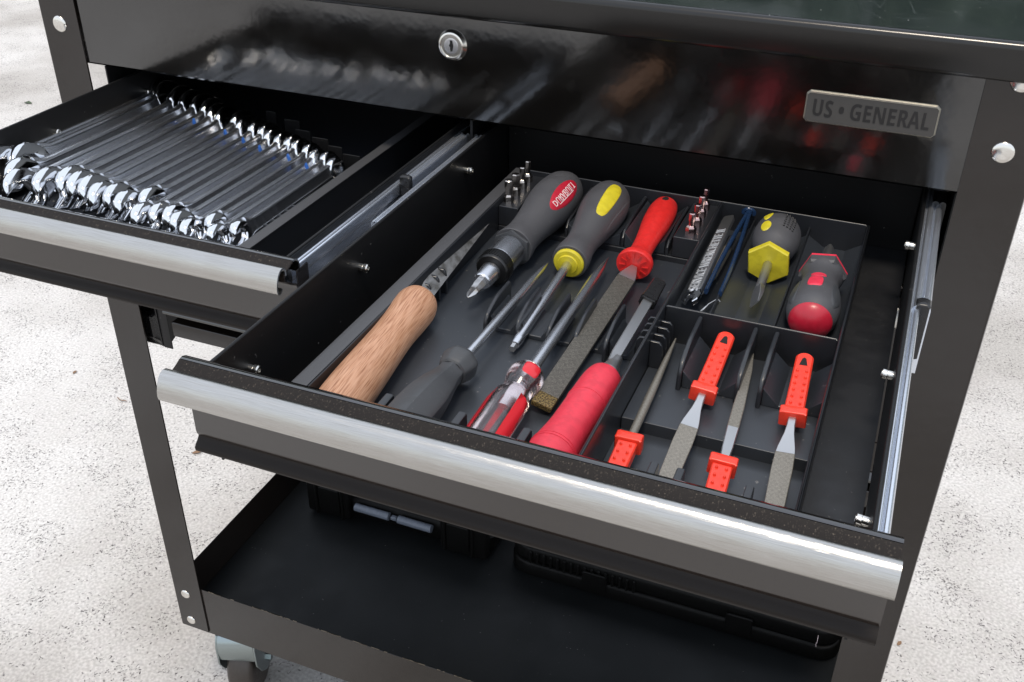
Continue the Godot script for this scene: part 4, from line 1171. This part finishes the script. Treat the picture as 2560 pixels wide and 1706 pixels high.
# ------------------------------------------------------------------ wrenches in the left drawer
func build_wrenches() -> void:
	var t := thing("wrench_rack", "black plastic wrench rack lying in the left drawer under the wrenches", "tool rack")
	obj("rack_floor", g().span(Vector3(0.0685, 0.7168, -0.145), Vector3(0.3040, 0.7262, 0.2050)), M.tray, t)
	obj("rim", g().span(Vector3(0.2985, 0.7468, -0.145), Vector3(0.3068, 0.7480, 0.2050), 0.0004), M.lit_tray_rim, t)
	obj("outer_wall", g().span(Vector3(0.3030, 0.7168, -0.145), Vector3(0.3045, 0.7467, 0.2050)), M.tray, t)
	obj("outer_wall", g().span(Vector3(0.0690, 0.7263, 0.2030), Vector3(0.3029, 0.7440, 0.2050)), M.tray, t)
	for i in 5:
		obj("comb_fin", g().span(Vector3(0.2930, 0.7263, 0.1030 + i * 0.0082), Vector3(0.3029, 0.7462, 0.1052 + i * 0.0082), 0.0005), M.tray, t)
	for i in 6:
		var q = [[0.1736, 0.1832, -0.043], [0.1981, 0.2124, -0.0325], [0.2192, 0.2325, -0.016], [0.2402, 0.2545, -0.0063], [0.2609, 0.2728, 0.0042], [0.2796, 0.2941, 0.0146]][i]
		obj("back_rib", g().span(Vector3(q[0], 0.7263, q[2] - 0.0030), Vector3(q[1], 0.7470, q[2] - 0.0018), 0.0004), M.inside, t)
	var fr := [[0.0700, 0.1310], [0.0815, 0.1180], [0.0985, 0.1420], [0.1120, 0.1560], [0.1275, 0.1450], [0.1390, 0.1365], [0.1505, 0.1385], [0.1612, 0.1400], [0.1740, 0.1465], [0.1840, 0.1435], [0.1970, 0.1492], [0.2070, 0.1375], [0.2180, 0.1595], [0.2275, 0.1535], [0.2362, 0.1520], [0.2460, 0.1570], [0.2572, 0.1630], [0.2660, 0.1490], [0.2760, 0.1613], [0.2850, 0.1510]]
	var ordinal := ["", "second", "third", "fourth", "fifth", "sixth", "seventh", "eighth", "ninth", "tenth"]
	var rng := RandomNumberGenerator.new()
	rng.seed = 5
	for i in 20:
		var s := i / 19.0
		var hw := lerpf(0.0180, 0.0088, s)
		var sw := lerpf(0.0092, 0.0054, s)
		var th := lerpf(0.0034, 0.0022, s)
		var ht := lerpf(0.0044, 0.0030, s)
		var x: float = fr[i][0]
		var z: float = fr[i][1]
		var zb := -0.0290 + 0.367 * (x + 0.004 - 0.1222) + rng.randf_range(-0.003, 0.003)
		var L := z - zb
		var tilt := deg_to_rad(-70.0 + rng.randf_range(-7.0, 5.0))
		var lbl := ""
		if i == 0:
			lbl = "largest chrome combination wrench, leftmost in the left drawer"
		elif i == 19:
			lbl = "smallest chrome combination wrench, rightmost in the left drawer"
		elif i < 10:
			lbl = "large chrome combination wrench, %s from the left end of the row" % ordinal[i]
		else:
			lbl = ("small chrome combination wrench, %s from the right end of the row" if i > 13 else "medium chrome combination wrench, %s from the right end of the row") % ordinal[19 - i]
		var yc := 0.7435 + hw * 0.10
		var o := thing("combination_wrench", lbl, "wrench", Transform3D(Basis(Vector3.UP, deg_to_rad(rng.randf_range(-0.8, 0.3))) * Basis(Vector3(0, 0, 1), tilt), Vector3(x, yc, z)), "wrenches laid side by side in the left drawer")
		# open end
		var hp := PackedVector2Array()
		var rot := deg_to_rad(-20.0)
		for k in 22:
			var a := deg_to_rad(62.0) - deg_to_rad(304.0) * k / 21.0
			hp.append(Vector2(cos(a) * hw * 0.98, sin(a) * hw))
		for q in [[-0.46, 0.80], [-0.46, -0.02], [-0.22, -0.32], [0.22, -0.32], [0.46, -0.02], [0.46, 0.80]]:
			hp.append(Vector2(q[0] * hw, q[1] * hw))
		for k in hp.size():
			hp[k] = hp[k].rotated(rot)
		obj("open_end", g(Transform3D(LIE, Vector3.ZERO)).prism(hp, -ht, ht, ht * 0.42, 50), M.chrome, o)
		# shank with a sunk panel along each face
		var rings := []
		for q in [[-hw * 0.75, 1.5, 0.95], [-hw * 1.25, 1.05, 1.0], [-hw * 1.7, 1.0, 1.0], [-L * 0.5, 0.92, 0.95], [-L + hw * 1.3, 0.86, 0.95], [-L + hw * 0.85, 1.0, 1.0]]:
			var w: float = sw * q[1]
			var h: float = th * q[2]
			var r := PackedVector3Array()
			for v in [[1.0, -0.5], [1.0, 0.5], [0.9, 0.9], [0.72, 1.0], [0.55, 0.72], [-0.55, 0.72], [-0.72, 1.0], [-0.9, 0.9], [-1.0, 0.5], [-1.0, -0.5], [-0.9, -0.9], [-0.72, -1.0], [-0.55, -0.72], [0.55, -0.72], [0.72, -1.0], [0.9, -0.9]]:
				r.append(Vector3(w * v[0], h * v[1], q[0]))
			rings.append(r)
		obj("shank", g().loft(rings, 40), M.chrome_satin, o)
		# box end
		var ro := hw * 0.92
		var ri := hw * 0.5
		var e := ht * 0.45
		obj("box_end", g(Transform3D(LIE.rotated(Vector3(1, 0, 0), 0.15), Vector3(0, 0.001, -L))).lathe([[-ht, ro - e], [-ht + e, ro], [ht - e, ro], [ht, ro - e], [ht, ri + e * 0.6], [ht - e * 0.6, ri], [-ht + e * 0.6, ri], [-ht, ri + e * 0.6], [-ht, ro - e]], 24, 1, 1, 0, 50, false), M.chrome, o)
		if i in [5, 8, 10, 12, 15, 17]:
			obj("size_band", g(at(0, 0, -L + hw * 1.75)).box(Vector3.ZERO, Vector3(sw * 1.5, th * 2.06, 0.0024), 0.0002), M.blue_tape, o)

# ------------------------------------------------------------------ cases on the shelf
func build_cases() -> void:
	var y := 0.1361
	var o := thing("tool_case", "black plastic tool case with a grey bar handle, left on the bottom shelf", "tool case", at(0.1715, y, -0.300))
	var hx := 0.129
	obj("lower_shell", g().box(Vector3(0, 0.020, 0), Vector3(hx * 2, 0.040, 0.166), 0.010), M.case_plastic, o)
	obj("upper_shell", g().box(Vector3(0, 0.0625, -0.002), Vector3(hx * 2 - 0.004, 0.041, 0.162), 0.012), M.case_plastic, o)
	for s in [-1.0, 1.0]:
		obj("front_bumper", g().box(Vector3(s * 0.0950, 0.0330, 0.0850), Vector3(0.062, 0.060, 0.018), 0.005), M.case_plastic, o)
		obj("latch", g().box(Vector3(s * 0.0900, 0.0340, 0.0945), Vector3(0.030, 0.036, 0.004), 0.0012), M.case_plastic, o)
		for k in 2:
			obj("rib", g().box(Vector3(s * (0.0720 + k * 0.0370), 0.0330, 0.0945), Vector3(0.0034, 0.052, 0.004), 0.001), M.case_plastic, o)
	obj("handle_bar", g(Transform3D(Basis(Vector3(0, 0, -1), Vector3(0, 1, 0), Vector3(1, 0, 0)), Vector3(-0.0290, 0.0300, 0.0900))).lathe([[-0.0260, 0.0], [-0.0260, 0.0052], [0.0220, 0.0052], [0.0222, 0.0]], 20), M.latch_grey, o)
	obj("handle_bar", g(Transform3D(Basis(Vector3(0, 0, -1), Vector3(0, 1, 0), Vector3(1, 0, 0)), Vector3(0.0260, 0.0300, 0.0900))).lathe([[-0.0200, 0.0], [-0.0198, 0.0052], [0.0260, 0.0052], [0.0260, 0.0]], 20), M.latch_grey, o)
	obj("handle_joint", g().box(Vector3(-0.0004, 0.0290, 0.0890), Vector3(0.0085, 0.0055, 0.0060), 0.001), M.latch_grey, o)
	o = thing("flat_tool_case", "flat black plastic case with rounded corners, right on the bottom shelf", "tool case", at(0.5205, y, -0.296))
	for k in 2:
		var outl := PackedVector2Array()
		var rr := 0.026
		var ex := 0.1955 - k * 0.0012
		var ez := 0.0870 - k * 0.0012
		for c in [[1, 1, 0.0], [-1, 1, PI / 2], [-1, -1, PI], [1, -1, 1.5 * PI]]:
			for i in 8:
				var a: float = c[2] + PI / 2 * i / 7.0
				outl.append(Vector2(c[0] * (ex - rr) + cos(a) * rr, c[1] * (ez - rr) + sin(a) * rr))
		obj("lower_shell" if k == 0 else "upper_shell", g(Transform3D(LIE, Vector3.ZERO)).prism(outl, -0.0225 if k == 0 else -0.0460, 0.0 if k == 0 else -0.0232, 0.004, 50), M.case_plastic, o)
	for i in 16:
		obj("rib", g().box(Vector3(-0.165 + i * 0.0085, 0.0330, 0.0872), Vector3(0.0034, 0.0180, 0.0040), 0.001), M.case_plastic, o)
	for s in [-1.0, 1.0]:
		obj("latch", g().box(Vector3(s * 0.085, 0.0240, 0.0880), Vector3(0.030, 0.026, 0.005), 0.0015), M.case_plastic, o)
	obj("thread", g().tube([Vector3(0.170, 0.040, 0.0862), Vector3(0.1702, 0.032, 0.0880), Vector3(0.1695, 0.028, 0.0885), Vector3(0.1702, 0.024, 0.0878)], 0.0004, 5), M.white_print, o)

# ------------------------------------------------------------------ ground and litter
func build_ground() -> void:
	var pm := PlaneMesh.new()
	pm.size = Vector2(90, 90)
	pm.subdivide_width = 4
	pm.subdivide_depth = 4
	var gd := obj("ground", pm, M.concrete)
	gd.set_meta("kind", "structure")
	var rng := RandomNumberGenerator.new()
	rng.seed = 19
	var ls := [[-1.800, -1.590, 0.015, 1, "dark green leaf scrap on the concrete, far left behind the cart"], [-0.637, -0.496, 0.006, 0, "small brown leaf scrap on the concrete left of the left leg"], [-0.290, -0.388, 0.008, 0, "brown leaf scrap just below the left corner of the right drawer"], [0.795, -0.409, 0.005, 0, "tiny dark leaf scrap beside the right leg"]]
	for e in ls:
		var s: float = e[2]
		var l := g(Transform3D(Basis(Vector3.UP, rng.randf() * TAU), Vector3(0, 0, 0)))
		for q in [1, -1]:
			var a := Vector3(-s, 0.0015, 0)
			var b := Vector3(-s * 0.2, s * 0.35, q * s * 0.5)
			var c := Vector3(s * 0.6, s * 0.22, q * s * 0.38)
			var d := Vector3(s, 0.001, 0)
			l.tri(a, b, Vector3(0, 0.0012, 0))
			l.tri(b, c, Vector3(0, 0.0012, 0))
			l.tri(c, d, Vector3(0, 0.0012, 0))
		l.done(0.0, false)
		tag(obj("leaf", l, M.green_leaf if e[3] == 1 else M.dry_leaf, self, at(e[0], 0.0, e[1])), e[4], "leaf", "leaf scraps on the concrete")
	for i in 3:
		var b0 := Vector3(-0.512 + i * 0.018, 0.0015, -0.462 - i * 0.012)
		var w := g(Transform3D(Basis.IDENTITY, b0))
		w.tube([Vector3.ZERO, Vector3(0.011, 0.0015, 0.006 - i * 0.004), Vector3(0.024, 0.001, 0.004 + i * 0.003)], 0.0008, 5)
		tag(obj("twig", w, M.dry_leaf), ["thin twig behind the left leg, leftmost of three", "thin twig behind the left leg, middle of three", "thin twig behind the left leg, rightmost of three"][i], "twig", "twigs on the concrete behind the left leg")

# shrubs out of the picture behind the cart: the lid mirrors them
func build_shrubs() -> void:
	var proto: Node3D = null
	var rng := RandomNumberGenerator.new()
	rng.seed = 404
	for i in 9:
		var label := "leafy green shrub behind the cart, %s in its row" % ["leftmost", "second from the left", "third from the left", "fourth from the left", "middle one", "fourth from the right", "third from the right", "second from the right", "rightmost"][i]
		var o: Node3D
		if proto == null:
			proto = thing("shrub", label, "shrub", Transform3D.IDENTITY, "row of shrubs behind the cart")
			o = proto
			for k in 3:
				obj("stem", g().tube([Vector3(0.1 * k - 0.1, 0, 0), Vector3(0.2 * k - 0.2, 0.8, 0.1), Vector3(0.45 * k - 0.4, 1.7, 0.3 - 0.2 * k)], [0.05, 0.04, 0.02], 8), M.dry_leaf, o)
			var cr := g()
			for n in 2600:
				var d := Vector3(rng.randfn(), rng.randfn(), rng.randfn()).normalized() * pow(rng.randf(), 0.45)
				d *= 1.0 + 0.22 * sin(d.x * 7.0 + 1.0) * cos(d.y * 6.0)
				var c := Vector3(d.x * 1.25, 1.75 + d.y * 1.65, d.z * 1.0)
				var a := Vector3(rng.randfn(), rng.randfn(), rng.randfn()).normalized() * 0.10
				var b := a.cross(Vector3(rng.randfn(), rng.randfn(), rng.randfn()).normalized()) * 0.6
				cr.tri(c - a, c + b, c + a)
				cr.tri(c - a, c + a, c - b)
			cr.done(0.0, false)
			obj("crown", cr, M.foliage, o)
		else:
			o = proto.duplicate()
			o.name = "shrub"
			add_child(o, true)
			o.set_meta("label", label)
		o.transform = Transform3D(Basis(Vector3.UP, rng.randf() * TAU).scaled(Vector3(1.1, 1.25, 1.1) * rng.randf_range(0.9, 1.15)), Vector3(-6.2 + i * 1.45 + rng.randf_range(-0.3, 0.3), 0, -6.5 + rng.randf_range(-0.5, 0.5)))

func _ready() -> void:
	# camera
	var cam := Camera3D.new()
	cam.name = "camera"
	cam.fov = 36.93
	cam.near = 0.01
	cam.far = 300.0
	cam.transform = Transform3D(Basis(Vector3(0.92667, 0.0079455, -0.3757926), Vector3(-0.2052577, 0.8482445, -0.4882116), Vector3(0.3148849, 0.5295452, 0.7876734)).orthonormalized(), Vector3(0.66573, 1.03310, 0.63403))
	add_child(cam)
	cam.make_current()
	# sky, sun, exposure
	var we := WorldEnvironment.new()
	we.name = "world_environment"
	var env := Environment.new()
	env.background_mode = Environment.BG_SKY
	var sk := Sky.new()
	var psm := ProceduralSkyMaterial.new()
	psm.sky_top_color = Color(0.86, 0.895, 0.955)
	psm.sky_horizon_color = Color(0.90, 0.92, 0.92)
	psm.sky_curve = 0.2
	psm.ground_bottom_color = Color(0.6, 0.58, 0.55)
	psm.ground_horizon_color = Color(0.75, 0.75, 0.73)
	sk.sky_material = psm
	env.sky = sk
	env.ambient_light_source = Environment.AMBIENT_SOURCE_SKY
	env.tonemap_mode = Environment.TONE_MAPPER_LINEAR
	env.tonemap_exposure = 1.55
	env.sdfgi_enabled = true
	env.ssao_enabled = true
	env.ssil_enabled = true
	we.environment = env
	add_child(we)
	var sun := DirectionalLight3D.new()
	sun.name = "sun"
	sun.light_color = Color(1.0, 0.95, 0.88)
	sun.light_energy = 0.5
	sun.light_angular_distance = 12.0
	sun.shadow_enabled = true
	add_child(sun)
	sun.look_at_from_position(Vector3(0.06, 0.93, 0.30), Vector3.ZERO, Vector3.UP)
	materials()
	build_ground()
	build_cart()
	build_shrubs()
	build_organizer()
	build_cases()
	build_wrenches()
	build_tools()
